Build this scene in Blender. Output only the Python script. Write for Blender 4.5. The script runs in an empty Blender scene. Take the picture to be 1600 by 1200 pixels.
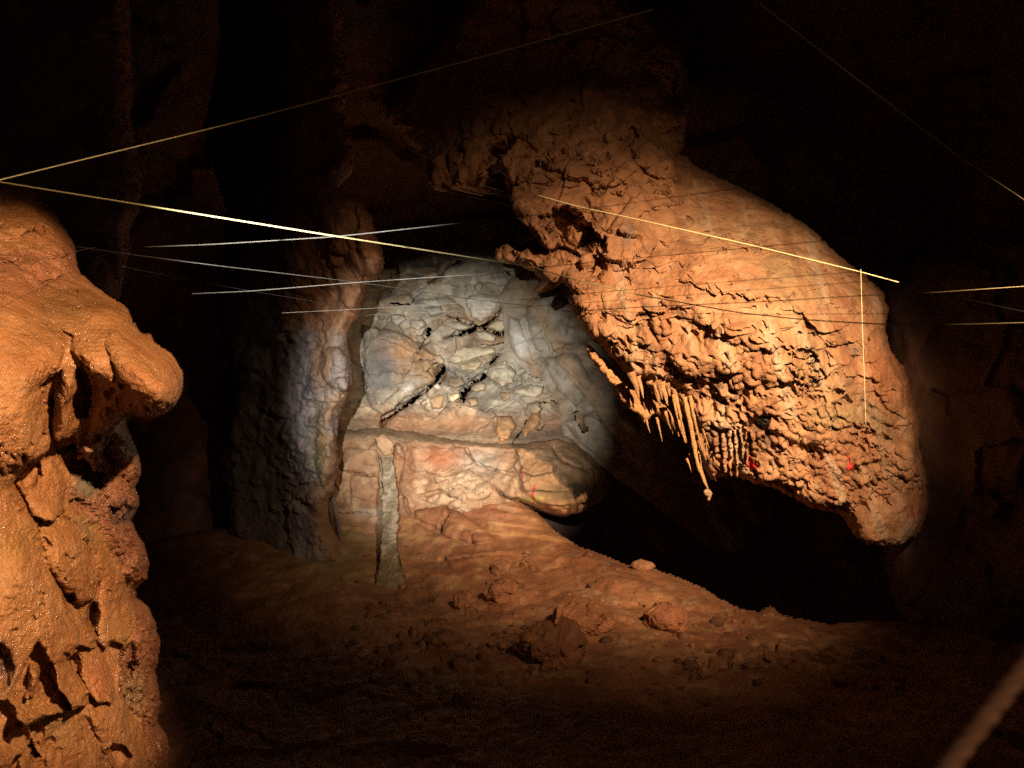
import bpy, bmesh, math, random
import numpy as np
from mathutils import Vector

random.seed(4)
S = bpy.context.scene
COL = S.collection
F = 1340.0            # focal length in photograph pixels (1600 wide)
EYE = 1.70            # eye height above the trodden cave floor


def U(px, py, d):
    """point of the cave seen at photo position px,py and lying d metres ahead"""
    return ((px - 800.0) / F * d, d, EYE + (600.0 - py) / F * d)


# ------------------------------------------------------------------ camera
cam = bpy.data.cameras.new("camera")
cam.sensor_width = 36.0
cam.lens = 36.0 * F / 1600.0
cam.clip_end = 200.0
cam.clip_start = 0.02
cam.dof.use_dof = True
cam.dof.focus_distance = 6.0
cam.dof.aperture_fstop = 7.5
camo = bpy.data.objects.new("camera", cam)
camo.location = (0, 0, EYE)
camo.rotation_euler = (math.pi / 2, 0, 0)
COL.objects.link(camo)
S.camera = camo

# ------------------------------------------------------------------ world: the faint stray light of the cave
W = bpy.data.worlds.new("World")
S.world = W
W.use_nodes = True
W.node_tree.nodes["Background"].inputs[0].default_value = (0.75, 0.5, 0.47, 1)
W.node_tree.nodes["Background"].inputs[1].default_value = 0.009

S.view_settings.view_transform = 'Standard'
S.view_settings.look = 'None'
S.view_settings.gamma = 1.0
S.view_settings.exposure = 0.0
S.cycles.max_bounces = 6
S.cycles.diffuse_bounces = 2
S.cycles.sample_clamp_indirect = 0.15
S.cycles.use_denoising = False


def spot(name, loc, target, watt, col, size, blend, soft):
    L = bpy.data.lights.new(name, 'SPOT')
    L.energy = watt
    L.color = col
    L.spot_size = math.radians(size)
    L.spot_blend = blend
    L.shadow_soft_size = soft
    o = bpy.data.objects.new(name, L)
    o.location = loc
    o.rotation_euler = (Vector(target) - Vector(loc)).to_track_quat('-Z', 'Y').to_euler()
    COL.objects.link(o)
    return o


# warm floodlight high on the right of the viewing place: a tight hot beam and its weaker wide spill
LA = (2.1, 0.2, EYE + 2.3)
WARM = (1.0, 0.68, 0.42)
spot("cave_floodlight_beam", LA, U(1085, 602, 6.0), 3150, WARM, 34.5, 1.0, 0.05)
spot("cave_floodlight_spill", LA, U(972, 612, 6.2), 880, WARM, 44.5, 1.0, 0.05)
# warm lamp on the right of the path, lights the near column
spot("path_lamp", (1.15, 0.0, EYE + 1.55), (-1.14, 2.11, EYE - 0.06), 800, (1.0, 0.67, 0.44), 28, 0.5, 0.04)
# white hand torch left of the lens, pointed at the back wall
spot("hand_torch", (-0.5, 0.1, EYE + 0.45), U(708, 640, 8.8), 4600, (1.0, 0.95, 0.88), 22.5, 1.0, 0.02)
# added fill light to brighten the near rope, stands for no real lamp
G = bpy.data.lights.new("rope_fill", 'POINT')
G.energy = 3.6
G.color = (1.0, 0.6, 0.38)
G.shadow_soft_size = 0.05
go = bpy.data.objects.new("rope_fill", G)
go.location = (0.5, -0.12, EYE + 0.12)
COL.objects.link(go)


# ------------------------------------------------------------------ numpy noise
def _h(ix, iy, iz, seed):
    n = (ix.astype(np.int64) * 374761393 + iy.astype(np.int64) * 668265263 + iz.astype(np.int64) * 1274126177 + seed * 974634777) & 0xFFFFFFFF
    n = ((n ^ (n >> 13)) * 1274126177) & 0xFFFFFFFF
    n = ((n ^ (n >> 16)) * 2246822519) & 0xFFFFFFFF
    return (n ^ (n >> 15)) & 0xFFFFFFFF


def _f(h):
    return (h & 0xFFFF).astype(np.float32) / 65535.0


def gnoise(p, seed=0):
    """gradient noise about -0.7..0.7; p is (...,3)"""
    i = np.floor(p).astype(np.int64)
    f = (p - i).astype(np.float32)
    u = f * f * f * (f * (f * 6 - 15) + 10)
    out = 0
    for dx in (0, 1):
        wx = u[..., 0] if dx else 1 - u[..., 0]
        for dy in (0, 1):
            wy = u[..., 1] if dy else 1 - u[..., 1]
            for dz in (0, 1):
                wz = u[..., 2] if dz else 1 - u[..., 2]
                h = _h(i[..., 0] + dx, i[..., 1] + dy, i[..., 2] + dz, seed)
                gx = ((h & 255).astype(np.float32) / 127.5 - 1)
                gy = (((h >> 8) & 255).astype(np.float32) / 127.5 - 1)
                gz = (((h >> 16) & 255).astype(np.float32) / 127.5 - 1)
                out = out + wx * wy * wz * (gx * (f[..., 0] - dx) + gy * (f[..., 1] - dy) + gz * (f[..., 2] - dz))
    return out


def fbm(p, octaves=4, seed=0, gain=0.5, ridged=False):
    a, s, q = 1.0, 0.0, p.astype(np.float32)
    for o in range(octaves):
        n = gnoise(q, seed + o * 17)
        s = s + a * ((0.35 - np.abs(n)) * 1.6 if ridged else n)
        a *= gain
        q = q * 2.03 + 11.7
    return s


def facets(p, seed=0, tilt=0.9):
    """broken-rock relief: tilted flat cells. returns height, distance to the cell joint, cell random"""
    i = np.floor(p).astype(np.int64)
    sh = p.shape[:-1]
    f1 = np.full(sh, 9.0, np.float32)
    f2 = np.full(sh, 9.0, np.float32)
    hgt = np.zeros(sh, np.float32)
    rnd = np.zeros(sh, np.float32)
    for dx in (-1, 0, 1):
        for dy in (-1, 0, 1):
            for dz in (-1, 0, 1):
                cx, cy, cz = i[..., 0] + dx, i[..., 1] + dy, i[..., 2] + dz
                h = _h(cx, cy, cz, seed)
                ax = cx + (h & 255) / 255.0 - p[..., 0]
                ay = cy + ((h >> 8) & 255) / 255.0 - p[..., 1]
                az = cz + ((h >> 16) & 255) / 255.0 - p[..., 2]
                d = (ax * ax + ay * ay + az * az).astype(np.float32)
                h2 = (h * 2654435761) & 0xFFFFFFFF
                val = (((h2 >> 4) & 255) / 255.0 - .5) + tilt * (ax * ((h2 & 255) / 127.5 - 1) + ay * (((h2 >> 8) & 255) / 127.5 - 1) + az * (((h2 >> 16) & 255) / 127.5 - 1))
                closer = d < f1
                f2 = np.where(closer, f1, np.minimum(f2, d))
                hgt = np.where(closer, val, hgt)
                rnd = np.where(closer, ((h2 >> 7) & 255) / 255.0, rnd)
                f1 = np.where(closer, d, f1)
    return hgt.astype(np.float32), (np.sqrt(f2) - np.sqrt(f1)).astype(np.float32), rnd.astype(np.float32)


def P2(X, Y, f, z=0.0):
    return np.stack([X * f, Y * f, np.full_like(X, z)], -1)


def sstep(a, b, x):
    t = np.clip((x - a) / (b - a), 0, 1)
    return t * t * (3 - 2 * t)


def C(r, g, b):
    """sRGB 0-255 -> linear"""
    v = np.array([r, g, b], np.float32) / 255
    return np.where(v < 0.04045, v / 12.92, ((v + 0.055) / 1.055) ** 2.4).astype(np.float32)


def lerp(a, b, w):
    return a + (b - a) * (w[..., None] if np.ndim(w) else w)


# ------------------------------------------------------------------ outline helpers (photo pixel plane)
def seg_dist(X, Y, pts, closed=True):
    best = np.full(X.shape, 1e12, np.float32)
    n = len(pts)
    for k in range(n if closed else n - 1):
        ax, ay = pts[k]
        bx, by = pts[(k + 1) % n]
        vx, vy = bx - ax, by - ay
        L = vx * vx + vy * vy + 1e-9
        t = np.clip(((X - ax) * vx + (Y - ay) * vy) / L, 0, 1)
        dd = (X - ax - t * vx) ** 2 + (Y - ay - t * vy) ** 2
        best = np.minimum(best, dd)
    return np.sqrt(best)


def inside(X, Y, pts):
    r = np.zeros(X.shape, bool)
    n = len(pts)
    for k in range(n):
        ax, ay = pts[k]
        bx, by = pts[(k + 1) % n]
        if ay == by:
            continue
        c = ((ay > Y) != (by > Y)) & (X < (bx - ax) * (Y - ay) / (by - ay) + ax)
        r ^= c
    return r


def tps(ctrl, X, Y):
    c = np.array(ctrl, np.float64)
    n = len(c)
    s = 300.0
    A = c[:, :2] / s

    def k(r2):
        return np.where(r2 > 0, r2 * np.log(r2 + 1e-12), 0)
    d2 = ((A[:, None] - A[None]) ** 2).sum(-1)
    M = np.zeros((n + 3, n + 3))
    M[:n, :n] = k(d2) + np.eye(n) * 1e-4
    M[:n, n] = 1
    M[:n, n + 1:] = A
    M[n:, :n] = M[:n, n:].T
    w = np.linalg.solve(M, np.concatenate([c[:, 2], np.zeros(3)]))
    # evaluated on a coarse lattice, then interpolated
    xs = np.linspace(X.min(), X.max(), 90)
    ys = np.linspace(Y.min(), Y.max(), 90)
    gx, gy = np.meshgrid(xs / s, ys / s)
    o = w[n] + w[n + 1] * gx + w[n + 2] * gy
    for j in range(n):
        o = o + w[j] * k((gx - A[j, 0]) ** 2 + (gy - A[j, 1]) ** 2)
    return bilin(o, xs[0], xs[-1], ys[0], ys[-1], X, Y)


def bilin(o, xa, xb, ya, yb, X, Y):
    ny, nx = o.shape
    u = np.clip((X - xa) / (xb - xa) * (nx - 1), 0, nx - 1.001)
    v = np.clip((Y - ya) / (yb - ya) * (ny - 1), 0, ny - 1.001)
    i = u.astype(int)
    j = v.astype(int)
    fu, fv = u - i, v - j
    return (o[j, i] * (1 - fu) * (1 - fv) + o[j, i + 1] * fu * (1 - fv) + o[j + 1, i] * (1 - fu) * fv + o[j + 1, i + 1] * fu * fv).astype(np.float32)


# ------------------------------------------------------------------ object helpers
def new_mesh(name, V, quads, tris=None, cols=None, mat=None, loc=(0, 0, 0), smooth=True):
    me = bpy.data.meshes.new(name)
    V = (np.asarray(V, np.float32) - np.asarray(loc, np.float32)).astype(np.float32)
    q = np.asarray(quads, np.int32).reshape(-1, 4)
    t = np.asarray(tris if tris is not None else [], np.int32).reshape(-1, 3)
    me.vertices.add(len(V))
    me.vertices.foreach_set('co', V.ravel())
    me.loops.add(q.size + t.size)
    me.loops.foreach_set('vertex_index', np.concatenate([q.ravel(), t.ravel()]))
    me.polygons.add(len(q) + len(t))
    me.polygons.foreach_set('loop_start', np.concatenate([np.arange(len(q)) * 4, q.size + np.arange(len(t)) * 3]).astype(np.int32))
    me.polygons.foreach_set('use_smooth', np.full(len(q) + len(t), smooth))
    me.update(calc_edges=True)
    if cols is not None:
        a = me.color_attributes.new('Col', 'FLOAT_COLOR', 'POINT')
        c = np.ones((len(V), 4), np.float32)
        c[:, :3] = cols
        a.data.foreach_set('color', c.ravel())
    if mat:
        me.materials.append(mat)
    o = bpy.data.objects.new(name, me)
    o.location = loc
    COL.objects.link(o)
    return o


def tag(o, label=None, cat=None, group=None, kind=None):
    if label:
        o['label'] = label
    if cat:
        o['category'] = cat
    if group:
        o['group'] = group
    if kind:
        o['kind'] = kind
    return o


def adopt(o, parent):
    o.parent = parent
    o.matrix_parent_inverse.identity()
    o.location = Vector(o.location) - Vector(parent.location)
    return o


# ------------------------------------------------------------------ materials
def rock_mat(name, rough=(0.5, 0.8), bump=((25, 0.02), (110, 0.006)), mott=(9, 0.35), spec=0.35, bstr=0.8, coat=0.0):
    m = bpy.data.materials.new(name)
    m.use_nodes = True
    N, L = m.node_tree.nodes, m.node_tree.links
    b = N["Principled BSDF"]
    at = N.new("ShaderNodeAttribute")
    at.attribute_name = 'Col'
    tc = N.new("ShaderNodeTexCoord")
    n1 = N.new("ShaderNodeTexNoise")
    n1.inputs['Scale'].default_value = mott[0]
    n1.inputs['Detail'].default_value = 8
    n1.inputs['Roughness'].default_value = 0.65
    L.new(tc.outputs['Object'], n1.inputs['Vector'])
    mr = N.new("ShaderNodeMapRange")
    mr.inputs[1].default_value = 0.3
    mr.inputs[2].default_value = 0.7
    mr.inputs[3].default_value = 1 - mott[1]
    mr.inputs[4].default_value = 1 + mott[1]
    L.new(n1.outputs[0], mr.inputs[0])
    mx = N.new("ShaderNodeMix")
    mx.data_type = 'RGBA'
    mx.blend_type = 'MULTIPLY'
    mx.inputs[0].default_value = 1.0
    L.new(at.outputs['Color'], mx.inputs[6])
    L.new(mr.outputs[0], mx.inputs[7])
    L.new(mx.outputs[2], b.inputs['Base Color'])
    n2 = N.new("ShaderNodeTexNoise")
    n2.inputs['Scale'].default_value = 14
    n2.inputs['Detail'].default_value = 5
    L.new(tc.outputs['Object'], n2.inputs['Vector'])
    m2 = N.new("ShaderNodeMapRange")
    m2.inputs[1].default_value = 0.35
    m2.inputs[2].default_value = 0.65
    m2.inputs[3].default_value = rough[0]
    m2.inputs[4].default_value = rough[1]
    L.new(n2.outputs[0], m2.inputs[0])
    L.new(m2.outputs[0], b.inputs['Roughness'])
    b.inputs['Specular IOR Level'].default_value = spec
    if coat:
        cw = N.new("ShaderNodeTexNoise")
        cw.inputs['Scale'].default_value = 5
        cw.inputs['Detail'].default_value = 4
        L.new(tc.outputs['Object'], cw.inputs['Vector'])
        cm_ = N.new("ShaderNodeMapRange")
        cm_.inputs[1].default_value = 0.45
        cm_.inputs[2].default_value = 0.62
        cm_.inputs[3].default_value = 0.05
        cm_.inputs[4].default_value = coat
        L.new(cw.outputs[0], cm_.inputs[0])
        L.new(cm_.outputs[0], b.inputs['Coat Weight'])
        b.inputs['Coat Roughness'].default_value = 0.14
    prev = None
    for sc, dist in bump:
        nn = N.new("ShaderNodeTexNoise")
        nn.inputs['Scale'].default_value = sc
        nn.inputs['Detail'].default_value = 6
        nn.inputs['Roughness'].default_value = 0.6
        L.new(tc.outputs['Object'], nn.inputs['Vector'])
        bp = N.new("ShaderNodeBump")
        bp.inputs['Strength'].default_value = bstr
        bp.inputs['Distance'].default_value = dist
        L.new(nn.outputs[0], bp.inputs['Height'])
        if prev:
            L.new(prev.outputs[0], bp.inputs['Normal'])
        prev = bp
    L.new(prev.outputs[0], b.inputs['Normal'])
    if coat:
        L.new(prev.outputs[0], b.inputs['Coat Normal'])
    return m


def plain_mat(name, col, rough=0.7, noise=30, amt=0.3):
    m = bpy.data.materials.new(name)
    m.use_nodes = True
    N, L = m.node_tree.nodes, m.node_tree.links
    b = N["Principled BSDF"]
    b.inputs['Roughness'].default_value = rough
    tc = N.new("ShaderNodeTexCoord")
    n = N.new("ShaderNodeTexNoise")
    n.inputs['Scale'].default_value = noise
    L.new(tc.outputs['Object'], n.inputs['Vector'])
    cr = N.new("ShaderNodeValToRGB")
    c = np.array(col)
    cr.color_ramp.elements[0].color = (*(c * (1 - amt)), 1)
    cr.color_ramp.elements[1].color = (*np.minimum(c * (1 + amt), 1), 1)
    L.new(n.outputs[0], cr.inputs[0])
    L.new(cr.outputs[0], b.inputs['Base Color'])
    return m


M_WET = rock_mat("wet_flowstone", (0.2, 0.45), ((55, 0.013), (150, 0.004)), (14, 0.2), 0.6, 1.0, 1.0)
M_FLOW = rock_mat("flowstone", (0.5, 0.85), ((26, 0.02), (95, 0.011)), (7, 0.22), 0.35)
M_ROCK = rock_mat("bare_limestone", (0.6, 0.9), ((22, 0.016), (80, 0.007)), (7, 0.3), 0.25)
M_MUD = rock_mat("muddy_floor", (0.55, 0.9), ((20, 0.018), (70, 0.008)), (6, 0.28), 0.25)
M_TWINE = plain_mat("twine", (0.60, 0.50, 0.24), 0.6, 60, 0.15)
M_MAIN = plain_mat("twine_toned_down", (0.30, 0.25, 0.105), 0.6, 60, 0.15)  # same twine, colour lowered so the torch light on it looks weaker
M_DIM = plain_mat("twine_dim", (0.05, 0.045, 0.036), 0.8, 60, 0.3)  # same twine with dimness put into the colour, for the fainter strings
M_ROPE = plain_mat("hemp_rope", (0.36, 0.20, 0.11), 0.85, 70, 0.45)
M_RED = plain_mat("red_paint", (0.62, 0.03, 0.03), 0.6, 40, 0.2)


# ------------------------------------------------------------------ rock face builder
class Face:
    """A rock surface worked up from an outline, base distances and relief (plates, pits, ledges, cracks, drips)."""

    def __init__(s, outline, ctrl, step, margin=8, box=None):
        xs = [p[0] for p in outline]
        ys = [p[1] for p in outline]
        x0, x1, y0, y1 = box or (min(xs) - margin, max(xs) + margin, min(ys) - margin, max(ys) + margin)
        s.step = step
        s.x = np.arange(x0, x1, step, dtype=np.float32)
        s.y = np.arange(y0, y1, step, dtype=np.float32)
        s.X, s.Y = np.meshgrid(s.x, s.y)
        s.outline = outline
        s.d0 = tps(ctrl, s.X, s.Y) if callable(ctrl) is False else ctrl(s.X, s.Y)
        s.H = np.zeros_like(s.X)
        s.warp = None

    def setwarp(s, freq, amp, seed=3):
        wx = fbm(P2(s.X, s.Y, freq, 1.5), 4, seed) * amp
        wy = fbm(P2(s.X, s.Y, freq, 7.5), 4, seed + 5) * amp
        s.WX, s.WY = s.X + wx, s.Y + wy
        s.warp = True

    def grid(s):
        return (s.WX, s.WY) if s.warp else (s.X, s.Y)

    def win(s, xa, xb, ya, yb):
        i0 = max(0, int((xa - s.x[0]) / s.step))
        i1 = min(len(s.x), int((xb - s.x[0]) / s.step) + 2)
        j0 = max(0, int((ya - s.y[0]) / s.step))
        j1 = min(len(s.y), int((yb - s.y[0]) / s.step) + 2)
        return slice(j0, max(j1, j0)), slice(i0, max(i1, i0))

    def area(s, pts, soft=4, pad=14):
        xs = [p[0] for p in pts]
        ys = [p[1] for p in pts]
        w = s.win(min(xs) - pad, max(xs) + pad, min(ys) - pad, max(ys) + pad)
        GX, GY = s.grid()
        X, Y = GX[w], GY[w]
        if X.size == 0:
            return w, X
        return w, np.where(inside(X, Y, pts), seg_dist(X, Y, pts), 0)

    def plate(s, pts, h, R, p=2.0, lean=None):
        w, sd = s.area(pts)
        if sd.size:
            if lean:
                v = np.array([q[0] * lean[0] + q[1] * lean[1] for q in pts])
                t = np.clip((s.X[w] * lean[0] + s.Y[w] * lean[1] - v.min()) / (v.max() - v.min()), 0, 1)
                h = h * (0.3 + 0.9 * t)
            s.H[w] += h * np.sqrt(np.clip(1 - (1 - np.clip(sd / R, 0, 1)) ** p, 0, 1))

    def slope(s, pts, h, gx, gy):
        """tilted slab: height grows along gx,gy (per px)"""
        w, sd = s.area(pts)
        if sd.size:
            cx = sum(p[0] for p in pts) / len(pts)
            cy = sum(p[1] for p in pts) / len(pts)
            s.H[w] += np.clip(sd / 3, 0, 1) * (h + (s.X[w] - cx) * gx + (s.Y[w] - cy) * gy)

    def crack(s, pts, wd, dep, pad=25):
        xs = [p[0] for p in pts]
        ys = [p[1] for p in pts]
        w = s.win(min(xs) - pad, max(xs) + pad, min(ys) - pad, max(ys) + pad)
        GX, GY = s.grid()
        if GX[w].size:
            dd = seg_dist(GX[w], GY[w], pts, False)
            s.H[w] -= dep * np.exp(-(dd / wd) ** 2)

    def ledge(s, pts, h, up, wob=4, freq=0.06, seed=1):
        pts = sorted(pts)
        xs = np.array([p[0] for p in pts], np.float32)
        ys = np.array([p[1] for p in pts], np.float32)
        w = s.win(xs[0] - 4, xs[-1] + 4, ys.min() - up - 15, ys.max() + 15)
        X, Y = s.X[w], s.Y[w]
        if X.size == 0:
            return
        xx = s.x[w[1]]
        yl = np.interp(xx, xs, ys) + fbm(np.stack([xx * freq, xx * 0 + 3.1, xx * 0], -1), 3, seed) * wob * 2
        t = (yl[None] - Y) / up
        ends = np.clip(np.minimum((xx - xs[0]), (xs[-1] - xx)) / (0.22 * (xs[-1] - xs[0])), 0, 1)
        ends = np.sqrt(ends)[None]
        prof = np.where(t > 0, np.clip(1 - t, 0, 1) ** 1.6, np.clip(1 + t * up / 2.5, 0, 1))
        s.H[w] += h * prof * ends

    def drips(s, n, where, size, aspect=(1.0, 2.2), hf=0.45, ang=0.0, seed=0, sharp=5.0):
        """overhanging drip lobes: swell slowly downwards, then break off"""
        rng = np.random.default_rng(seed)
        x0, x1, y0, y1 = s.x[0], s.x[-1], s.y[0], s.y[-1]
        if where is not None:
            xs = [p[0] for p in where]
            ys = [p[1] for p in where]
            x0, x1, y0, y1 = min(xs), max(xs), min(ys), max(ys)
        px = rng.uniform(x0, x1, n)
        py = rng.uniform(y0, y1, n)
        if where is not None:
            ok = inside(px, py, where)
            px, py = px[ok], py[ok]
        layer = np.zeros_like(s.H)
        for k in range(len(px)):
            a = size[0] * (size[1] / size[0]) ** (rng.random() ** 1.6)
            b = a * rng.uniform(*aspect)
            th = ang + rng.normal(0, 0.25)
            r = max(a, b) + 2
            w = s.win(px[k] - r, px[k] + r, py[k] - r, py[k] + r)
            X, Y = s.X[w], s.Y[w]
            if X.size == 0:
                continue
            c, sn = math.cos(th), math.sin(th)
            u = ((X - px[k]) * c + (Y - py[k]) * sn) / a
            v = (-(X - px[k]) * sn + (Y - py[k]) * c) / b
            half = np.sqrt(np.clip(1 - u * u, 0, 1))
            g = np.clip((v + 1) / 1.6, 0, 1) ** 1.3 * np.clip((1 - v) * sharp, 0, 1)
            pr = half * g * a * hf * rng.uniform(0.6, 1.3)
            layer[w] = np.maximum(layer[w], pr)
        s.H += layer

    def cut(s, pts, wd, pad=20):
        """an open crack: the surface parts along the line, widest in the middle"""
        xs = [p[0] for p in pts]
        ys = [p[1] for p in pts]
        w = s.win(min(xs) - pad, max(xs) + pad, min(ys) - pad, max(ys) + pad)
        if not hasattr(s, 'open'):
            s.open = np.zeros(s.H.shape, bool)
        X, Y = s.X[w], s.Y[w]
        jx = fbm(P2(X, Y, .09, 3.3), 3, 7) * 2.6
        jy = fbm(P2(X, Y, .09, 8.3), 3, 8) * 2.6
        n = len(pts)
        for k in range(n - 1):
            m = math.sin(math.pi * (k + .75) / (n + .5)) ** .6
            dd = seg_dist(X + jx, Y + jy, [pts[k], pts[k + 1]], False)
            s.open[w] |= dd < .75 * wd * m * (1 + .7 * fbm(P2(X, Y, .09, 1.3), 2, 5))

    def pits(s, n, where, size, aspect, dep, ang, seed):
        rng = np.random.default_rng(seed)
        xs = [p[0] for p in where]
        ys = [p[1] for p in where]
        px = rng.uniform(min(xs), max(xs), n)
        py = rng.uniform(min(ys), max(ys), n)
        ok = inside(px, py, where)
        layer = np.zeros_like(s.H)
        for x, y in zip(px[ok], py[ok]):
            a = size[0] * (size[1] / size[0]) ** (rng.random() ** 1.5)
            b = a * rng.uniform(*aspect)
            th = ang + rng.normal(0, .35)
            w = s.win(x - 2 * b, x + 2 * b, y - 2 * b, y + 2 * b)
            X, Y = s.WX[w] - x, s.WY[w] - y
            if X.size == 0:
                continue
            u = (X * math.cos(th) + Y * math.sin(th)) / b
            v = (-X * math.sin(th) + Y * math.cos(th)) / a
            layer[w] = np.maximum(layer[w], np.exp(-(u * u + v * v) ** 2) * dep * a * rng.uniform(.5, 1.2))
        s.H -= layer

    def finish(s, name, mat, colour, rough_fn=None, edge=(40, 0.3), hem=(0.05, 3.0), thick=0.8, shrink=0.35, parent=None, seed=0, down=0.0, calm=16):
        X, Y = s.X, s.Y
        # ragged outline
        wx = fbm(P2(X, Y, hem[0], 2.2), 3, seed + 91) * hem[1]
        wy = fbm(P2(X, Y, hem[0], 5.2), 3, seed + 97) * hem[1]
        IN = inside(X + wx, Y + wy, s.outline)
        sd = np.where(IN, seg_dist(X + wx, Y + wy, s.outline), 0)
        R, E = edge
        rec = E * (1 - np.sqrt(np.clip(1 - (1 - np.clip(sd / R, 0, 1)) ** 2, 0, 1)))
        d = s.d0 + rec - s.H * s.d0 / F
        s.d = d
        P = np.stack([(X - 800) / F * d, d, EYE + (600 - Y) / F * d], -1)
        if down:
            P[..., 2] -= down * np.maximum(s.H, 0) * s.d0 / F
        if rough_fn is not None:
            # relief follows the surface direction
            gu = np.gradient(P, axis=1)
            gv = np.gradient(P, axis=0)
            n = np.cross(gu, gv)
            n /= (np.linalg.norm(n, axis=-1, keepdims=True) + 1e-9)
            n = np.where((n * P).sum(-1, keepdims=True) > 0, -n, n)
            # softened normals so that folds do not cross
            view = -P / np.linalg.norm(P, axis=-1, keepdims=True)
            n = n * 0.55 + view * 0.45
            r = rough_fn(s, P) * (0.15 + 0.85 * sstep(0, calm, sd))
            P = P + n * r[..., None]
        col = colour(s, P)
        s.P = P
        cm = IN[:-1, :-1] & IN[1:, :-1] & IN[:-1, 1:] & IN[1:, 1:]
        if hasattr(s, 'open'):
            cm &= ~s.open[:-1, :-1]
        s.cm = cm
        nx = X.shape[1]
        jj, ii = np.nonzero(cm)
        a = jj * nx + ii
        q = np.stack([a, a + nx, a + nx + 1, a + 1], 1)
        used = np.unique(q)
        remap = np.full(X.size, -1, np.int64)
        remap[used] = np.arange(len(used))
        q = remap[q]
        V = P.reshape(-1, 3)[used]
        Cc = np.clip(col.reshape(-1, 3)[used], 0.003, 0.95)
        tris = None
        nV = len(V)
        if thick:
            e = np.concatenate([q[:, [0, 1]], q[:, [1, 2]], q[:, [2, 3]], q[:, [3, 0]]])
            key = e[:, 0] * nV + e[:, 1]
            rev = e[:, 1] * nV + e[:, 0]
            be = e[~np.isin(key, rev)]
            bv = np.unique(be)
            bm = np.full(nV, -1, np.int64)
            bm[bv] = np.arange(len(bv))
            eye = np.array([0, 0, EYE])
            bp = V[bv]
            vd = bp - eye
            vd /= np.linalg.norm(vd, axis=1, keepdims=True)
            cen = V.mean(0)
            cd = (cen - eye) / np.linalg.norm(cen - eye)
            rings, qs, base = [], [], bv
            off = nV
            for t, sh in ((0.12, 0.01), (0.3, 0.05), (0.6, 0.16), (1.0, shrink)):
                rp = bp + vd * thick * t
                ct = cen + cd * thick * t
                rp = rp + (ct - rp) * sh
                rp = rp + fbm(rp * 4, 3, seed)[:, None] * vd * 0.1 * thick * t
                rings.append(rp)
                nb = off + np.arange(len(bv))
                qs.append(np.stack([base[bm[be[:, 1]]], base[bm[be[:, 0]]], nb[bm[be[:, 0]]], nb[bm[be[:, 1]]]], 1))
                base = nb
                off += len(bv)
            V = np.concatenate([V] + rings + [(cen + cd * thick * 1.15)[None]])
            Cc = np.concatenate([Cc] + [Cc[bv]] * 4 + [Cc.mean(0)[None]])
            q = np.concatenate([q] + qs)
            tris = np.stack([base[bm[be[:, 1]]], base[bm[be[:, 0]]], np.full(len(be), off)], 1)
        V = V.astype(np.float32)
        loc = np.array([V[:, 0].mean(), V[:, 1].mean(), V[:, 2].min()])
        o = new_mesh(name, V, q, tris, Cc, mat, loc)
        if parent:
            adopt(o, parent)
        s.obj = o
        return o

    def depth_at(s, X, Y):
        return bilin(s.d, s.x[0], s.x[-1], s.y[0], s.y[-1], X, Y)

    def mark(s, pts, mat, parent, lift=0.004, name='painted_mark'):
        """a patch of paint lying on the finished surface"""
        m = np.zeros_like(s.X, bool)
        for p in pts:
            m |= inside(s.X, s.Y, p)
        cm = m[:-1, :-1] & m[1:, 1:]
        jj, ii = np.nonzero(cm)
        if len(jj) == 0:
            return None
        nx = s.X.shape[1]
        a = jj * nx + ii
        q = np.stack([a, a + nx, a + nx + 1, a + 1], 1)
        used = np.unique(q)
        rm = np.full(s.X.size, -1, np.int64)
        rm[used] = np.arange(len(used))
        V = s.P.reshape(-1, 3)[used]
        eye = np.array([0, 0, EYE])
        vd = (eye - V) / np.linalg.norm(eye - V, axis=1, keepdims=True)
        V = V + vd * lift
        loc = V.mean(0)
        o = new_mesh(name, V, rm[q], None, None, mat, loc)
        adopt(o, parent)
        return o
# ================================================================== CAVE SHELL (dark walls and roof far behind)
OCHRE = C(176, 120, 74)
BROWN = C(128, 84, 58)
GREY = C(150, 142, 132)
PALE = C(205, 190, 165)


def col_shell(s, P):
    n = fbm(P * 0.9, 4, 5)
    return lerp(C(120, 92, 82), C(150, 100, 68), sstep(-.3, .3, n))


def rough_shell(s, P):
    h, j, r = facets(P * 1.1 + fbm(P * 1.3, 3, 8)[..., None] * 0.5, 21)
    return 0.35 * fbm(P * 0.5, 4, 31) + 0.16 * h + 0.05 * fbm(P * 4, 4, 77)


shell = Face([(-1500, -1300), (3100, -1300), (3100, 2000), (-1500, 2000)],
             [(350, 600, 9.6), (260, 500, 9.8), (430, 650, 8.6), (300, 900, 8.6), (700, 500, 11.5), (700, 200, 9.6), (500, 50, 9.0), (300, 100, 9.0), (800, -200, 8.0), (800, -1200, 4.5),
              (1200, 150, 9.0), (1400, 250, 8.6), (1550, 350, 7.6), (1500, 700, 7.8), (1600, 600, 7.2), (1200, 900, 9.5), (1500, 950, 8.2), (2000, 600, 5.6), (3000, 600, 4.2), (-600, 600, 6.0),
              (-1400, 600, 4.0), (0, 0, 7.5), (0, 400, 8), (800, 1400, 9), (0, 1200, 8.5), (1600, 0, 7.6)], 7, margin=0)
w = shell
shell_o = w.finish("cave_wall_far", M_ROCK, col_shell, rough_shell, edge=(10, 0.0), thick=0)
shell_o.name = "cave_wall_and_roof"
tag(shell_o, "dark brown cave wall and roof fading into blackness behind everything", kind='structure')

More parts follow.
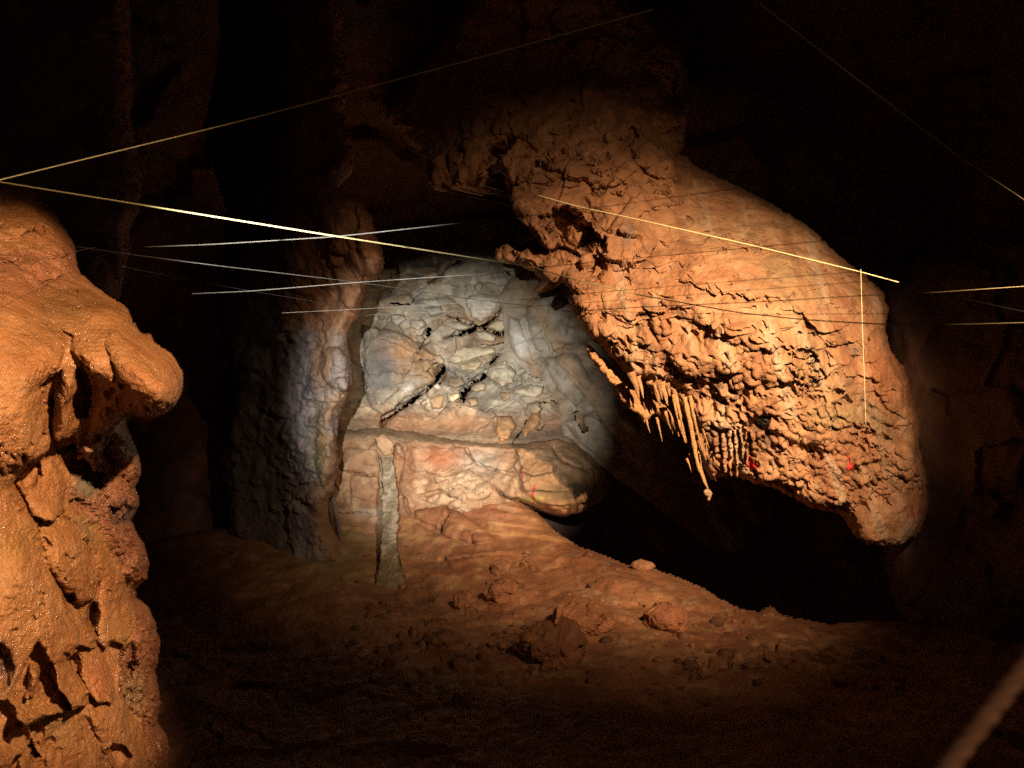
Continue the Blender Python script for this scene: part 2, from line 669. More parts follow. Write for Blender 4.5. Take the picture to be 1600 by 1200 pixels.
# ================================================================== CAVE FLOOR
floor_out = [(440, 815), (500, 800), (560, 796), (620, 800), (680, 780), (740, 762), (800, 772), (840, 800), (862, 822), (900, 850), (950, 868), (985, 882), (1005, 878), (1030, 890),
             (1060, 900), (1100, 918), (1135, 938), (1160, 952), (1185, 955), (1205, 946), (1225, 960), (1265, 968), (1300, 975), (1335, 972), (1400, 968), (1700, 985), (2100, 1000), (2400, 1500), (-500, 1500), (-300, 930), (100, 870), (300, 830)]


def zfloor(px, py, d):
    return (px, py, d)


fc = [(540, 800, 8.25), (620, 800, 8.3), (700, 775, 8.35), (800, 775, 8.25), (860, 822, 7.9), (640, 860, 7.75), (610, 915, 7.2), (780, 850, 7.7), (950, 870, 7.3), (1100, 918, 6.75), (1300, 975, 6.05),
      (1600, 985, 5.9), (860, 1010, 5.6), (1000, 960, 6.2), (720, 940, 6.6), (600, 960, 6.4), (700, 1060, 5.0), (1200, 1050, 5.1), (950, 1060, 5.0), (600, 1200, 3.8), (1400, 1200, 3.8),
      (300, 900, 7.3), (0, 1000, 5.6), (300, 1200, 3.8), (900, 1200, 3.8), (2300, 1000, 5.6), (-300, 930, 6.6), (900, 1490, 2.55), (-400, 1490, 2.55), (2300, 1490, 2.55), (1150, 985, 6.0)]
fl = Face(floor_out, fc, 2.4, box=(-480, 2300, 750, 1490))
fl.setwarp(0.02, 7, 4)
# tumbled blocks half sunk in the clay at the foot of the ledge
fl.plate([(690, 800), (708, 792), (760, 826), (780, 845), (735, 850), (695, 838)], 14, 12)
fl.plate([(640, 790), (700, 790), (706, 802), (692, 832), (655, 812)], 16, 12)
fl.crack([(703, 800), (692, 820), (687, 834)], 3, 16)
fl.cut([(705, 798), (697, 812), (688, 832)], 2.4)
fl.plate([(742, 838), (770, 832), (778, 850), (765, 862), (745, 858)], 12, 9)
fl.crack([(738, 838), (740, 856)], 3, 8)
for k, yy in enumerate((772, 782, 793, 806, 820, 834)):
    fl.ledge([(705 + k * 4, yy - 3), (780 + k * 8, yy), (850 + k * 10, yy + 12)], 4.5, 9, 2, 0.03, 40 + k)
fl.ledge([(620, 868), (700, 872), (800, 862), (880, 876)], 9, 18, 3, 0.03, 50)
fl.ledge([(560, 905), (640, 895), (700, 900), (760, 890)], 7, 16, 3, 0.03, 51)
# flat outcrop along the crest and its hollows
fl.plate([(905, 900), (935, 880), (985, 876), (1050, 893), (1110, 920), (1150, 940), (1120, 955), (1060, 942), (985, 940), (930, 930)], 13, 22)
fl.plate([(930, 905), (985, 895), (1040, 915), (1055, 935), (1000, 935), (950, 925)], 8, 14)
fl.ledge([(905, 936), (985, 943), (1070, 948), (1140, 958)], 8, 16, 4, 0.05, 53)
fl.plate([(705, 935), (725, 922), (745, 935), (752, 952), (735, 955)], 9, 8)
fl.crack([(712, 935), (722, 948), (740, 956)], 4, 9)
fl.ledge([(640, 990), (700, 985), (760, 972), (830, 965)], 7, 14, 4, 0.04, 54)
fl.ledge([(670, 1010), (720, 1005), (790, 1015), (850, 1030)], 6, 16, 5, 0.05, 55)
fl.ledge([(1110, 990), (1200, 985), (1290, 1000)], 4, 12, 4, 0.05, 56)
fl.drips(420, [(560, 880), (1200, 930), (1350, 985), (1300, 1050), (640, 1060), (560, 960)], (3, 13), (0.6, 1.0), 0.45, 0.2, 11, 3)


def rough_floor(s, P):
    h, j, r = facets(P * 2.3 + fbm(P * 3, 3, 3)[..., None] * .35, 61)
    return 0.06 * fbm(P * 1.6, 4, 9) + 0.035 * h + 0.03 * fbm(P * 5, 4, 15) + 0.014 * facets(P * 8, 62)[0] + 0.008 * fbm(P * 24, 3, 19)


def col_floor(s, P):
    X, Y = s.X, s.Y
    n = fbm(P * 1.7, 4, 13)
    n2 = fbm(P * 6, 4, 14)
    c = lerp(C(134, 88, 60), C(156, 110, 76), sstep(-.25, .3, n))
    c = lerp(c, C(176, 140, 104), sstep(.1, .4, n2) * .5)
    g = np.exp(-((X - 520) / 90) ** 2 - ((Y - 850) / 60) ** 2)      # greenish grey clay by the post
    c = lerp(c, C(140, 122, 88), np.clip(g * 1.2, 0, 1))
    st = sstep(.1, .5, fbm(np.stack([X * .004, (Y - X * .12) * .09, X * 0], -1), 3, 66)) * sstep(880, 840, Y)
    c = lerp(c, C(196, 150, 100), st * .6)
    return c


floor_o = fl.finish("cave_floor", M_MUD, col_floor, rough_floor, edge=(14, 0.35), hem=(0.05, 2.5), thick=0.0, seed=2, calm=40)
tag(floor_o, "red brown clay floor of the cave with half sunk blocks", kind='structure')

# ================================================================== BACK WALL
bw_out = [(540, 330), (620, 340), (760, 330), (900, 360), (960, 470), (940, 620), (900, 720), (860, 760), (560, 760), (520, 700), (500, 500)]
bc = [(560, 500, 9.5), (570, 620, 9.3), (620, 660, 9.0), (700, 640, 9.3), (700, 560, 9.7), (780, 470, 9.9), (780, 540, 9.7), (700, 420, 10.1), (600, 400, 10.3), (850, 600, 9.4), (840, 650, 9.05),
      (760, 690, 8.75), (600, 690, 8.7), (870, 690, 8.75), (700, 350, 10.6), (880, 420, 9.9), (900, 700, 8.8), (700, 750, 8.7)]
bw = Face(bw_out, bc, 1.5, margin=2)
bw.setwarp(0.05, 4, 6)
# the big tilted slab on the left with its overhanging lower edge
bw.plate([(565, 505), (600, 512), (640, 530), (668, 552), (692, 562), (690, 580), (660, 603), (640, 618), (600, 650), (580, 640), (566, 600)], 24, 16)
bw.crack([(598, 665), (600, 655), (625, 640), (650, 622), (672, 605), (690, 578)], 4, 26)
bw.cut([(598, 665), (600, 655), (625, 640), (650, 622), (672, 605), (690, 578)], 3.6)
bw.plate([(606, 650), (660, 622), (672, 640), (655, 660), (620, 664)], 10, 10)
bw.plate([(640, 470), (700, 462), (725, 480), (735, 500), (700, 500), (660, 512), (630, 500)], 12, 12)
bw.plate([(590, 470), (640, 440), (650, 470), (620, 500), (590, 500)], 10, 10)
bw.plate([(680, 400), (740, 390), (800, 400), (830, 425), (800, 450), (740, 448), (690, 440)], 14, 14)
bw.plate([(610, 400), (670, 395), (690, 430), (660, 450), (610, 440)], 12, 14)
bw.crack([(672, 442), (690, 430), (700, 415), (720, 408)], 3, 14)
bw.cut([(672, 442), (690, 430), (700, 415), (720, 408)], 1.8)
bw.crack([(790, 425), (810, 450), (825, 466)], 3, 12)
bw.cut([(790, 425), (810, 450), (825, 466)], 1.5)
bw.ledge([(600, 476), (630, 473), (650, 455), (665, 445)], 8, 14, 2, .05, 4)
bw.crack([(655, 545), (665, 525), (670, 515)], 2.6, 14)
bw.cut([(655, 545), (665, 525), (670, 515)], 1.6)
bw.crack([(697, 492), (720, 502), (748, 512)], 2.6, 12)
bw.cut([(697, 492), (720, 502), (748, 512)], 1.4)
bw.crack([(787, 470), (775, 495), (752, 511), (730, 518), (695, 528)], 3, 20)
bw.cut([(787, 470), (775, 495), (752, 511), (730, 518), (695, 528)], 2.2)
bw.crack([(752, 511), (770, 518), (784, 522), (800, 508), (812, 495)], 2.4, 12)
bw.cut([(752, 511), (770, 518), (784, 522), (800, 508), (812, 495)], 1.3)
bw.crack([(776, 556), (760, 580), (740, 598), (724, 612), (722, 625)], 3.4, 22)
bw.cut([(776, 556), (760, 580), (740, 598), (724, 612), (722, 625)], 3.0)
bw.crack([(680, 565), (690, 590), (680, 610), (662, 630)], 2.5, 12)
for pts, wd in (([(800, 692), (806, 684), (816, 668), (823, 656)], 2.0), ([(840, 628), (862, 626), (872, 632)], 1.6), ([(870, 604), (872, 625), (873, 632)], 2.2), ([(748, 538), (770, 537), (786, 534)], 1.2),
                ([(660, 455), (648, 464), (640, 474), (622, 474), (608, 474)], 1.3), ([(828, 668), (842, 672), (852, 662)], 1.2), ([(700, 628), (714, 632), (722, 640)], 1.2), ([(690, 568), (694, 585), (682, 604)], 1.2)):
    bw.cut(pts, wd)
bw.drips(130, [(600, 520), (860, 520), (870, 640), (620, 660)], (5, 16), (0.7, 1.2), 0.5, 0.5, 5, 6)
bw.ledge([(600, 690), (700, 680), (800, 688), (880, 690)], 6, 20, 3, .03, 9)


def rough_bw(s, P):
    q = P * np.array([2.6, 2.0, 3.4]) + fbm(P * 2.4, 3, 8)[..., None] * .45
    h, j, r = facets(q, 33)
    h2, j2, r2 = facets(P * 7 + fbm(P * 5, 2, 4)[..., None] * .3, 35)
    j = np.clip(j / .10, 0, 1)
    s.joint = j
    s.rnd = r
    w = sstep(690, 640, s.Y)
    return w * (0.065 * h - 0.05 * (1 - j) * (r > .45) + 0.018 * h2) + 0.04 * fbm(P * 2, 4, 12) + 0.01 * fbm(P * 14, 4, 6)


def col_bw(s, P):
    X, Y = s.X, s.Y
    n = fbm(P * 1.6, 4, 43)
    n2 = fbm(P * 4.5, 4, 44)
    c = lerp(C(182, 172, 152), C(168, 140, 108), sstep(-.1, .25, n))
    c = lerp(c, C(216, 204, 178), sstep(.1, .35, n2) * .75)
    c = lerp(c, C(140, 136, 130), sstep(.08, .4, fbm(P * 3, 3, 45)) * .5)
    blue = np.exp(-((X - 595) / 28) ** 2 - ((Y - 575) / 48) ** 2)
    c = lerp(c, C(116, 117, 116), np.clip(blue * 1.3, 0, .95) * sstep(-.4, .2, n2 + .15))
    oran = np.exp(-((X - 640) / 50) ** 2 - ((Y - 545) / 22) ** 2) + .8 * np.exp(-((X - 735) / 50) ** 2 - ((Y - 552) / 14) ** 2)
    c = lerp(c, C(176, 122, 74), np.clip(oran, 0, 1) * .45)
    c = lerp(c, C(160, 120, 86), sstep(620, 665, Y) * .8)
    c = lerp(c, C(120, 104, 86), sstep(668, 680, Y) * .75)
    c = lerp(c, C(152, 140, 118), (s.rnd > .7) * .35)
    c = lerp(c, C(118, 108, 94), sstep(.0, .35, fbm(P * 3.4, 5, 46)) * .6)
    c = c * (0.93 + .14 * s.rnd[..., None])
    return c


bwall = bw.finish("cave_wall", M_ROCK, col_bw, rough_bw, edge=(20, 0.4), thick=0.0, seed=5)
tag(bwall, "grey cracked back wall of the cave above the ledge", kind='structure')

STONES = [
    ([(726, 464), (750, 456), (780, 462), (786, 474), (770, 493), (752, 506), (736, 496), (728, 478)], 15, C(206, 198, 180)),
    ([(756, 512), (776, 498), (798, 500), (792, 515), (783, 521)], 11, C(196, 182, 150)),
    ([(692, 503), (720, 501), (744, 511), (724, 518), (706, 515)], 9, C(186, 176, 155)),
    ([(738, 516), (760, 516), (778, 525), (772, 536), (748, 532)], 10, C(188, 176, 150)),
    ([(700, 546), (735, 540), (774, 541), (776, 552), (747, 560), (716, 570), (692, 565)], 10, C(206, 192, 160)),
    ([(716, 568), (745, 560), (757, 565), (745, 580), (720, 580)], 9, C(200, 180, 146)),
    ([(753, 580), (768, 567), (790, 562), (807, 580), (803, 599), (785, 606), (767, 595)], 17, C(222, 210, 182)),
    ([(805, 606), (830, 599), (850, 602), (849, 615), (838, 624), (815, 620), (801, 614)], 14, C(204, 190, 162)),
    ([(820, 628), (843, 626), (848, 640), (836, 650), (822, 642)], 10, C(176, 156, 128)),
    ([(622, 520), (650, 523), (660, 531), (651, 542), (630, 535)], 9, C(200, 178, 150)),
    ([(736, 600), (752, 595), (762, 600), (758, 611), (741, 614), (733, 608)], 10, C(204, 182, 150)),
    ([(698, 616), (717, 613), (720, 622), (706, 632), (698, 626)], 11, C(226, 208, 176)),
    ([(668, 623), (690, 613), (697, 620), (690, 640), (675, 638)], 10, C(196, 170, 132)),
    ([(616, 600), (645, 590), (654, 610), (632, 618)], 9, C(206, 200, 190)),
    ([(674, 602), (686, 597), (692, 606), (682, 612)], 9, C(226, 216, 205)),
    ([(775, 649), (799, 649), (809, 664), (795, 690), (779, 694), (772, 672)], 17, C(206, 158, 112)),
    ([(813, 672), (833, 640), (845, 640), (846, 662), (820, 686)], 12, C(196, 150, 106)),
    ([(640, 565), (672, 560), (676, 575), (655, 588), (640, 580)], 8, C(176, 150, 120)),
    ([(700, 590), (722, 586), (728, 600), (712, 608), (700, 603)], 9, C(190, 168, 138)),
    ([(640, 500), (662, 498), (668, 510), (655, 518), (640, 512)], 8, C(190, 182, 165)),
    ([(660, 480), (690, 476), (694, 490), (672, 496)], 8, C(184, 178, 164)),
    ([(610, 490), (632, 488), (637, 500), (622, 510), (610, 503)], 8, C(186, 184, 176)),
    ([(780, 612), (798, 612), (800, 624), (786, 628)], 9, C(188, 160, 128)),
    ([(728, 622), (746, 620), (750, 632), (735, 637)], 8, C(186, 158, 124)),
    ([(818, 480), (828, 468), (838, 480), (830, 498), (820, 496)], 9, C(180, 172, 152)),
]
ROCKN = [0]


def stone(poly, h, col, base, parent, name="stone", mat=None, step=1.6, thick=0.25, rough=0.02, seed=0):
    f = Face(poly, lambda X, Y: base.depth_at(X, Y) + 0.03, step, margin=4)
    f.setwarp(0.12, 2.0, seed)
    rr = min(max(p[0] for p in poly) - min(p[0] for p in poly), max(p[1] for p in poly) - min(p[1] for p in poly))
    f.plate(poly, h, rr * 0.30)
    rng = np.random.default_rng(seed)
    gx, gy = rng.normal(0, .15, 2)
    f.H += (f.X - f.X.mean()) * gx + (f.Y - f.Y.mean()) * gy

    def rf(s, P):
        hh, j, r = facets(P * 6 + seed, 70 + seed)
        s.r = r
        return rough * (hh * 1.3 + 1.4 * fbm(P * 8, 4, seed + 3))

    def cf(s, P):
        n = fbm(P * 7, 4, seed + 7)
        st = fbm(P * np.array([3, 3, 22]), 3, seed + 9)
        c = lerp(np.broadcast_to(col, P.shape), col * .72, sstep(0, .45, n) * .8)
        return lerp(c, C(160, 122, 82), sstep(.15, .45, st) * .45)
    o = f.finish(name, mat or M_ROCK, cf, rf, edge=(5, 0.05), hem=(0.1, 2.5), thick=thick, shrink=.2, seed=seed, parent=parent)
    return o


for k, (poly, h, c) in enumerate(STONES):
    stone(poly, h * 1.3, c, bw, bwall, seed=100 + k)

# ================================================================== SMOOTH GREY SLAB WALL, leaning down to the right
sl_out = [(776, 462), (784, 500), (788, 530), (795, 552), (812, 575), (832, 588), (850, 600), (866, 622), (874, 655), (880, 680), (900, 695), (950, 740), (1000, 775), (1100, 850), (1130, 872), (1160, 860),
          (1200, 820), (1300, 740), (1300, 520), (1000, 380), (880, 400), (800, 430)]
slc = [(785, 520, 9.45), (830, 560, 9.3), (870, 640, 8.95), (900, 560, 9.1), (950, 660, 8.7), (900, 450, 9.4), (1000, 760, 8.35), (1000, 600, 8.8), (1150, 860, 8.0), (1350, 980, 7.7), (1500, 1000, 7.7), (1200, 600, 8.7), (1690, 900, 7.4)]
sl = Face(sl_out, slc, 2.2, margin=2, box=(770, 1700, 380, 1080))
sl.setwarp(0.03, 5, 16)
sl.plate([(790, 490), (812, 500), (824, 530), (835, 570), (815, 565), (795, 545)], 12, 12)
sl.crack([(785, 545), (805, 572), (825, 587), (850, 598)], 3, -9)
sl.cut([(899, 644), (904, 652), (909, 662), (912, 670)], 8)
sl.crack([(892, 628), (898, 645)], 3, 6)
sl.plate([(820, 470), (870, 450), (900, 480), (880, 540), (840, 550), (820, 510)], 12, 14)
sl.plate([(850, 560), (900, 550), (930, 600), (900, 640), (870, 610)], 12, 10)
sl.plate([(880, 660), (930, 640), (970, 700), (960, 735), (905, 690)], 14, 12)
sl.plate([(930, 560), (980, 600), (1000, 680), (960, 660)], 10, 12)
sl.crack([(862, 470), (850, 520), (868, 560), (900, 600), (935, 640)], 2.0, 8)
sl.crack([(820, 500), (845, 555), (880, 590)], 1.8, 7)
sl.drips(200, [(800, 460), (900, 460), (1000, 640), (960, 730), (880, 660)], (5, 20), (0.7, 1.4), 0.3, 0.6, 65, 3)
sl.ledge([(870, 560), (930, 600), (990, 680)], 6, 30, 5, .03, 3)


def rough_sl(s, P):
    h, j, r = facets(P * np.array([1.2, 1.2, 1.0]) + fbm(P * 1.6, 3, 5)[..., None] * .5, 51)
    return 0.06 * fbm(P * 1.4, 4, 52) + 0.04 * h + 0.02 * fbm(P * 5, 4, 53) + 0.012 * facets(P * 6, 59)[0] + 0.006 * fbm(P * 20, 3, 54)


def col_sl(s, P):
    X, Y = s.X, s.Y
    n = fbm(P * 2, 4, 55)
    c = lerp(C(166, 156, 138), C(144, 128, 106), sstep(-.2, .3, n))
    c = lerp(c, C(128, 106, 82), sstep(.0, .35, fbm(P * 5, 4, 60)) * .6)
    c = lerp(c, C(112, 84, 62), sstep(950, 1100, X + (Y - 700) * .6))  # lower right darkened in the colour to back up the boulder's shadow
    st = fbm(np.stack([(X + (Y - 500) * -.45) * .03, Y * .006, X * 0], -1), 4, 57)
    c = lerp(c, C(170, 138, 104), sstep(.05, .4, st) * .6)
    c = lerp(c, C(200, 196, 188), np.exp(-((X - 815) / 16) ** 2 - ((Y - 535) / 26) ** 2))
    return c


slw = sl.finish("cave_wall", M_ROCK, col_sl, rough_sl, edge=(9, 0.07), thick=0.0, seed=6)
tag(slw, "smooth grey rock slab leaning down to the right behind the flowstone", kind='structure')

# ================================================================== DARK SHOULDER of rock on the right, placed to block the floodlight from the slab
sh_out = [(1370, 440), (1440, 395), (1520, 370), (1700, 330), (2000, 320), (2000, 1080), (1600, 1060), (1480, 1010), (1425, 985), (1400, 950), (1384, 900), (1380, 850), (1400, 700)]
shf = Face(sh_out, [(1400, 500, 6.6), (1400, 700, 6.5), (1400, 900, 6.45), (1440, 985, 6.05), (1550, 700, 5.9), (1550, 400, 6.6), (1550, 1000, 5.8), (2000, 700, 5.0), (2000, 1080, 5.2), (1800, 350, 6.0)], 3, margin=2)
shf.plate([(1480, 620), (1580, 600), (1640, 680), (1600, 780), (1500, 760)], 24, 40)


def rough_sh(s, P):
    h, j, r = facets(P * 2.2 + fbm(P * 2, 3, 5)[..., None] * .4, 181)
    return .08 * fbm(P * 1.4, 4, 182) + .06 * h + .02 * fbm(P * 8, 4, 183)


sho = shf.finish("rock_shoulder", M_ROCK, lambda s, P: lerp(C(120, 88, 70), C(104, 80, 66), sstep(-.2, .3, fbm(P * 2, 4, 184))), rough_sh, edge=(40, .4), thick=1.5, shrink=.05, seed=15, calm=30)
tag(sho, "unlit rock shoulder in the dark at the right, beyond the end of the flowstone", "rock shoulder")

# ================================================================== LOWER LEDGE (rock bench under the back wall)
le_out = [(500, 690), (530, 672), (580, 668), (640, 674), (700, 684), (760, 690), (820, 692), (870, 684), (905, 696), (932, 714), (952, 738), (956, 760), (944, 782), (915, 799), (882, 810), (862, 805),
          (838, 794), (815, 786), (800, 792), (770, 800), (740, 812), (680, 842), (600, 850), (520, 840), (480, 800), (490, 730)]
lec = [(945, 784, 8.5), (916, 802, 8.3), (958, 760, 8.55), (520, 700, 8.5), (600, 690, 8.5), (700, 700, 8.55), (800, 705, 8.5), (870, 700, 8.4), (940, 750, 8.5), (890, 790, 8.1), (850, 780, 8.1), (820, 740, 8.2), (740, 740, 8.4), (740, 780, 8.2), (640, 750, 8.4), (640, 820, 8.15), (560, 750, 8.4),
       (560, 820, 8.1), (760, 800, 8.15), (500, 780, 8.3)]
le = Face(le_out, lec, 1.6, margin=2)
le.setwarp(0.04, 4, 26)
le.plate([(806, 704), (850, 694), (905, 706), (940, 735), (930, 772), (900, 792), (868, 797), (838, 784), (812, 764), (800, 732)], 18, 40)
le.ledge([(830, 742), (880, 730), (940, 728)], 6, 22, 3, .03, 21)
le.ledge([(812, 765), (860, 768), (930, 760)], 5, 18, 3, .03, 22)
le.ledge([(840, 784), (880, 790), (925, 778)], 6, 14, 3, .03, 23)
for pts in ([(620, 694), (632, 720), (622, 760), (640, 800)], [(728, 700), (742, 722), (770, 735), (800, 742)], [(540, 735), (575, 742), (592, 738)], [(650, 775), (690, 768), (720, 782)], [(865, 700), (878, 722), (915, 735)]):
    le.crack(pts, 2.2, 12)
le.slope([(634, 696), (726, 700), (738, 724), (690, 742), (640, 736)], 7, .05, .09)
le.slope([(804, 700), (862, 700), (876, 724), (850, 745), (812, 742)], 8, -.06, .1)
le.slope([(546, 742), (590, 744), (592, 796), (548, 796)], 6, .08, -.05)
le.plate([(540, 700), (590, 705), (594, 750), (590, 800), (548, 800), (530, 760)], 8, 14)
le.plate([(640, 700), (700, 695), (720, 715), (690, 735), (650, 730)], 6, 26)
le.plate([(680, 745), (730, 735), (770, 755), (780, 775), (730, 780), (690, 772)], 8, 24)
le.drips(150, [(650, 730), (740, 720), (800, 770), (790, 795), (660, 790)], (4, 14), (.7, 1.3), .55, -.4, 33, 4)
le.crack([(770, 760), (790, 776), (815, 784)], 3, 14)
le.cut([(772, 758), (782, 772), (800, 782), (816, 788)], 1.6)
le.ledge([(530, 688), (600, 684), (700, 696), (800, 702), (870, 694)], 5, 12, 3, .04, 2)
le.ledge([(630, 745), (700, 748), (770, 770)], 6, 12, 3, .05, 5)
le.ledge([(640, 776), (690, 788), (740, 792)], 6, 12, 3, .05, 7)
le.ledge([(500, 790), (550, 800), (590, 802)], 9, 16, 3, .04, 8)
le.drips(170, [(620, 695), (720, 695), (800, 745), (790, 790), (640, 780)], (4, 13), (0.7, 1.3), 0.45, -0.4, 31, 4)
le.drips(50, [(530, 700), (590, 700), (590, 800), (520, 800)], (5, 16), (0.8, 1.6), 0.35, 0, 32, 4)


def rough_le(s, P):
    h, j, r = facets(P * 3.0 + fbm(P * 3, 3, 5)[..., None] * .4, 81)
    return 0.05 * fbm(P * 1.8, 4, 82) + 0.035 * h + 0.03 * fbm(P * 5, 4, 84) + 0.012 * fbm(P * 12, 4, 83) + 0.012 * facets(P * 8, 87)[0]


def col_le(s, P):
    X, Y = s.X, s.Y
    n = fbm(P * 2.2, 4, 85)
    n2 = fbm(P * 6, 4, 86)
    c = lerp(C(142, 108, 80), C(162, 130, 100), sstep(-.2, .3, n))
    c = lerp(c, C(200, 176, 144), np.clip(sstep(.0, .35, n2) * .5 + .7 * np.exp(-((X - 735) / 45) ** 2 - ((Y - 758) / 24) ** 2), 0, 1))
    c = lerp(c, C(168, 108, 76), np.clip(np.exp(-((X - 690) / 42) ** 2 - ((Y - 715) / 16) ** 2) * 1.2, 0, 1) * .8)
    c = lerp(c, C(160, 148, 132), np.exp(-((X - 750) / 34) ** 2 - ((Y - 722) / 22) ** 2))
    c = lerp(c, C(128, 110, 86), sstep(696, 686, Y - (X - 600) * .045) * .8)
    st = fbm(np.stack([X * .006, (Y + X * .25) * .05, X * 0], -1), 3, 88)
    right = sstep(800, 830, X)
    c = lerp(c, lerp(C(150, 120, 88), C(180, 140, 100), sstep(-.2, .3, st)), right * .9)
    c = lerp(c, C(92, 84, 58), np.clip(np.exp(-((X - 890) / 40) ** 2 - ((Y - 768) / 20) ** 2) * 1.3 * (.7 + n2 * 1.6), 0, 1) * .85)
    c = lerp(c, C(196, 140, 94), right * np.exp(-((Y - 795 - (X - 850) * .1) / 8) ** 2) * .7)
    c = lerp(c, C(176, 178, 64), np.exp(-((Y - 780 + (X - 830) * .03 + fbm(P * 9, 3, 3) * 6) / 2.6) ** 2 - ((X - 832) / 17) ** 2) * .85)
    c = lerp(c, C(170, 160, 140), np.exp(-((X - 575) / 22) ** 2 - ((Y - 800) / 8) ** 2) * .8)
    c = lerp(c, C(190, 96, 84), np.clip(1.3 * np.exp(-((X - 814) / 5) ** 2 - ((Y - 741) / 8) ** 2), 0, 1) * .55)
    return c


ledge = le.finish("rock_ledge", M_ROCK, col_le, rough_le, edge=(16, 0.28), thick=0.5, shrink=.15, seed=7, calm=26)
tag(ledge, "long waist high ledge of brown rock with a red painted stroke below the cracked wall", "rock ledge")
le.mark([[(834, 755), (838, 755), (836, 768), (833, 776), (829, 774), (832, 766)], [(829, 772), (833, 775), (836, 782), (834, 790), (831, 790), (832, 782)]], M_RED, ledge)

# ================================================================== LEFT PILLAR
pi_out = [(330, -120), (540, -120), (536, 60), (545, 120), (540, 170), (545, 205), (554, 232), (555, 258), (550, 270), (535, 275), (530, 290), (534, 302), (548, 307), (566, 318), (580, 336), (587, 365), (599, 392), (603, 410),
          (596, 430), (590, 438), (576, 441), (571, 460), (565, 482), (558, 500), (548, 512), (544, 535), (548, 560), (552, 580), (554, 598), (546, 618), (536, 640), (530, 660), (527, 690), (529, 720), (527, 745), (522, 768), (514, 786), (514, 806), (524, 832), (538, 860), (548, 890),
          (330, 900), (352, 820), (338, 720), (364, 610), (332, 480), (350, 400), (352, 330), (318, 200), (345, 60)]
pic = [(560, 370, 6.9), (530, 370, 6.85), (490, 370, 7.05), (430, 370, 7.4), (350, 370, 7.9), (520, 250, 7.0), (450, 200, 7.4), (350, 150, 7.9), (500, 0, 7.0), (400, 0, 7.8), (540, 450, 7.1), (480, 480, 7.4), (520, 560, 7.15), (540, 600, 7.1), (475, 600, 7.4),
       (420, 600, 7.7), (350, 600, 8.1), (505, 700, 7.3), (465, 700, 7.5), (420, 720, 7.8), (350, 750, 8.1), (500, 800, 7.4), (420, 850, 7.8), (340, 880, 8.0), (500, 880, 7.5), (545, 885, 7.5)]
pi = Face(pi_out, pic, 1.6, margin=2, box=(296, 606, -120, 900))
ZP = [(440, 480), (500, 480), (490, 800), (430, 800)]
pi.drips(160, ZP, (4, 14), (0.7, 1.2), 0.8, 0.3, 43, 5)
pi.setwarp(0.06, 4, 36)
pi.plate([(500, 315), (545, 306), (572, 320), (587, 365), (600, 405), (592, 432), (560, 428), (540, 405), (520, 390), (500, 350)], 26, 22)
pi.plate([(556, 325), (580, 340), (588, 368), (601, 408), (590, 434), (570, 425), (560, 390)], 12, 9)
pi.crack([(553, 322), (560, 345), (556, 380), (566, 405), (572, 436)], 2.6, 16)
pi.crack([(520, 395), (545, 405), (560, 432)], 3, 12)
pi.plate([(510, 385), (530, 380), (540, 400), (528, 418), (512, 410)], 12, 9)
pi.plate([(520, 420), (560, 435), (570, 462), (556, 490), (530, 470)], 14, 12)
pi.plate([(500, 545), (530, 540), (550, 565), (553, 595), (540, 615), (515, 600), (500, 580)], 18, 14)
pi.plate([(518, 590), (540, 588), (546, 605), (530, 632), (518, 615)], 8, 6)
pi.crack([(500, 505), (506, 535), (498, 552)], 2.4, 14)
pi.crack([(512, 600), (520, 592), (545, 588)], 2.2, 10)
pi.crack([(530, 600), (534, 618)], 2.0, 9)
pi.plate([(495, 640), (520, 640), (526, 690), (524, 740), (505, 770), (490, 720)], 14, 14)
pi.plate([(518, 240), (545, 235), (552, 262), (530, 270)], 12, 8)
pi.drips(140, None, (8, 26), (0.7, 1.3), 0.5, 0.2, 41, 4)
pi.drips(260, None, (3, 9), (0.7, 1.4), 0.5, 0.2, 42, 4)


def rough_pi(s, P):
    h, j, r = facets(P * np.array([2.6, 1.6, 2.6]) + fbm(P * 2.4, 4, 5)[..., None] * .5, 91)
    h2, j2, r2 = facets(P * 9, 92)
    return 0.07 * fbm(P * 2.0, 4, 93) + 0.03 * h + 0.012 * h2 + 0.02 * fbm(P * 8, 3, 97) + 0.006 * fbm(P * 20, 3, 94)


def col_pi(s, P):
    X, Y = s.X, s.Y
    n = fbm(P * 2.2, 4, 95)
    c = lerp(C(182, 132, 96), C(162, 120, 88), sstep(-.2, .3, n))
    low = sstep(490, 530, Y)
    c = lerp(c, lerp(C(150, 124, 98), C(150, 142, 136), sstep(-.1, .3, n)), low * .85)
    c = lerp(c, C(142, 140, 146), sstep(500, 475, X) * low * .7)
    c = lerp(c, C(92, 80, 72), sstep(475, 430, X) * .9)  # left side painted darker, standing in for the lamp light fading out
    c = lerp(c, C(190, 140, 92), np.exp(-((X - 545) / 18) ** 2 - ((Y - 340) / 25) ** 2) * .6)
    grn = np.exp(-((X - 494) / 9) ** 2 - ((Y - 722) / 10) ** 2)
    c = lerp(c, C(112, 138, 66), np.clip(grn * (1 + 2 * fbm(P * 16, 3, 96)), 0, 1) * .6)
    c = lerp(c, C(136, 122, 78), np.exp(-((X - 495) / 14) ** 2 - ((Y - 690) / 50) ** 2) * .5)
    return c


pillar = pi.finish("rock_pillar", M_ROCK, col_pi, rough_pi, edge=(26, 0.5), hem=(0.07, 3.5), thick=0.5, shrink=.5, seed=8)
tag(pillar, "tall knobbly rock pillar left of the cracked grey wall, bulging at string height", "rock pillar")

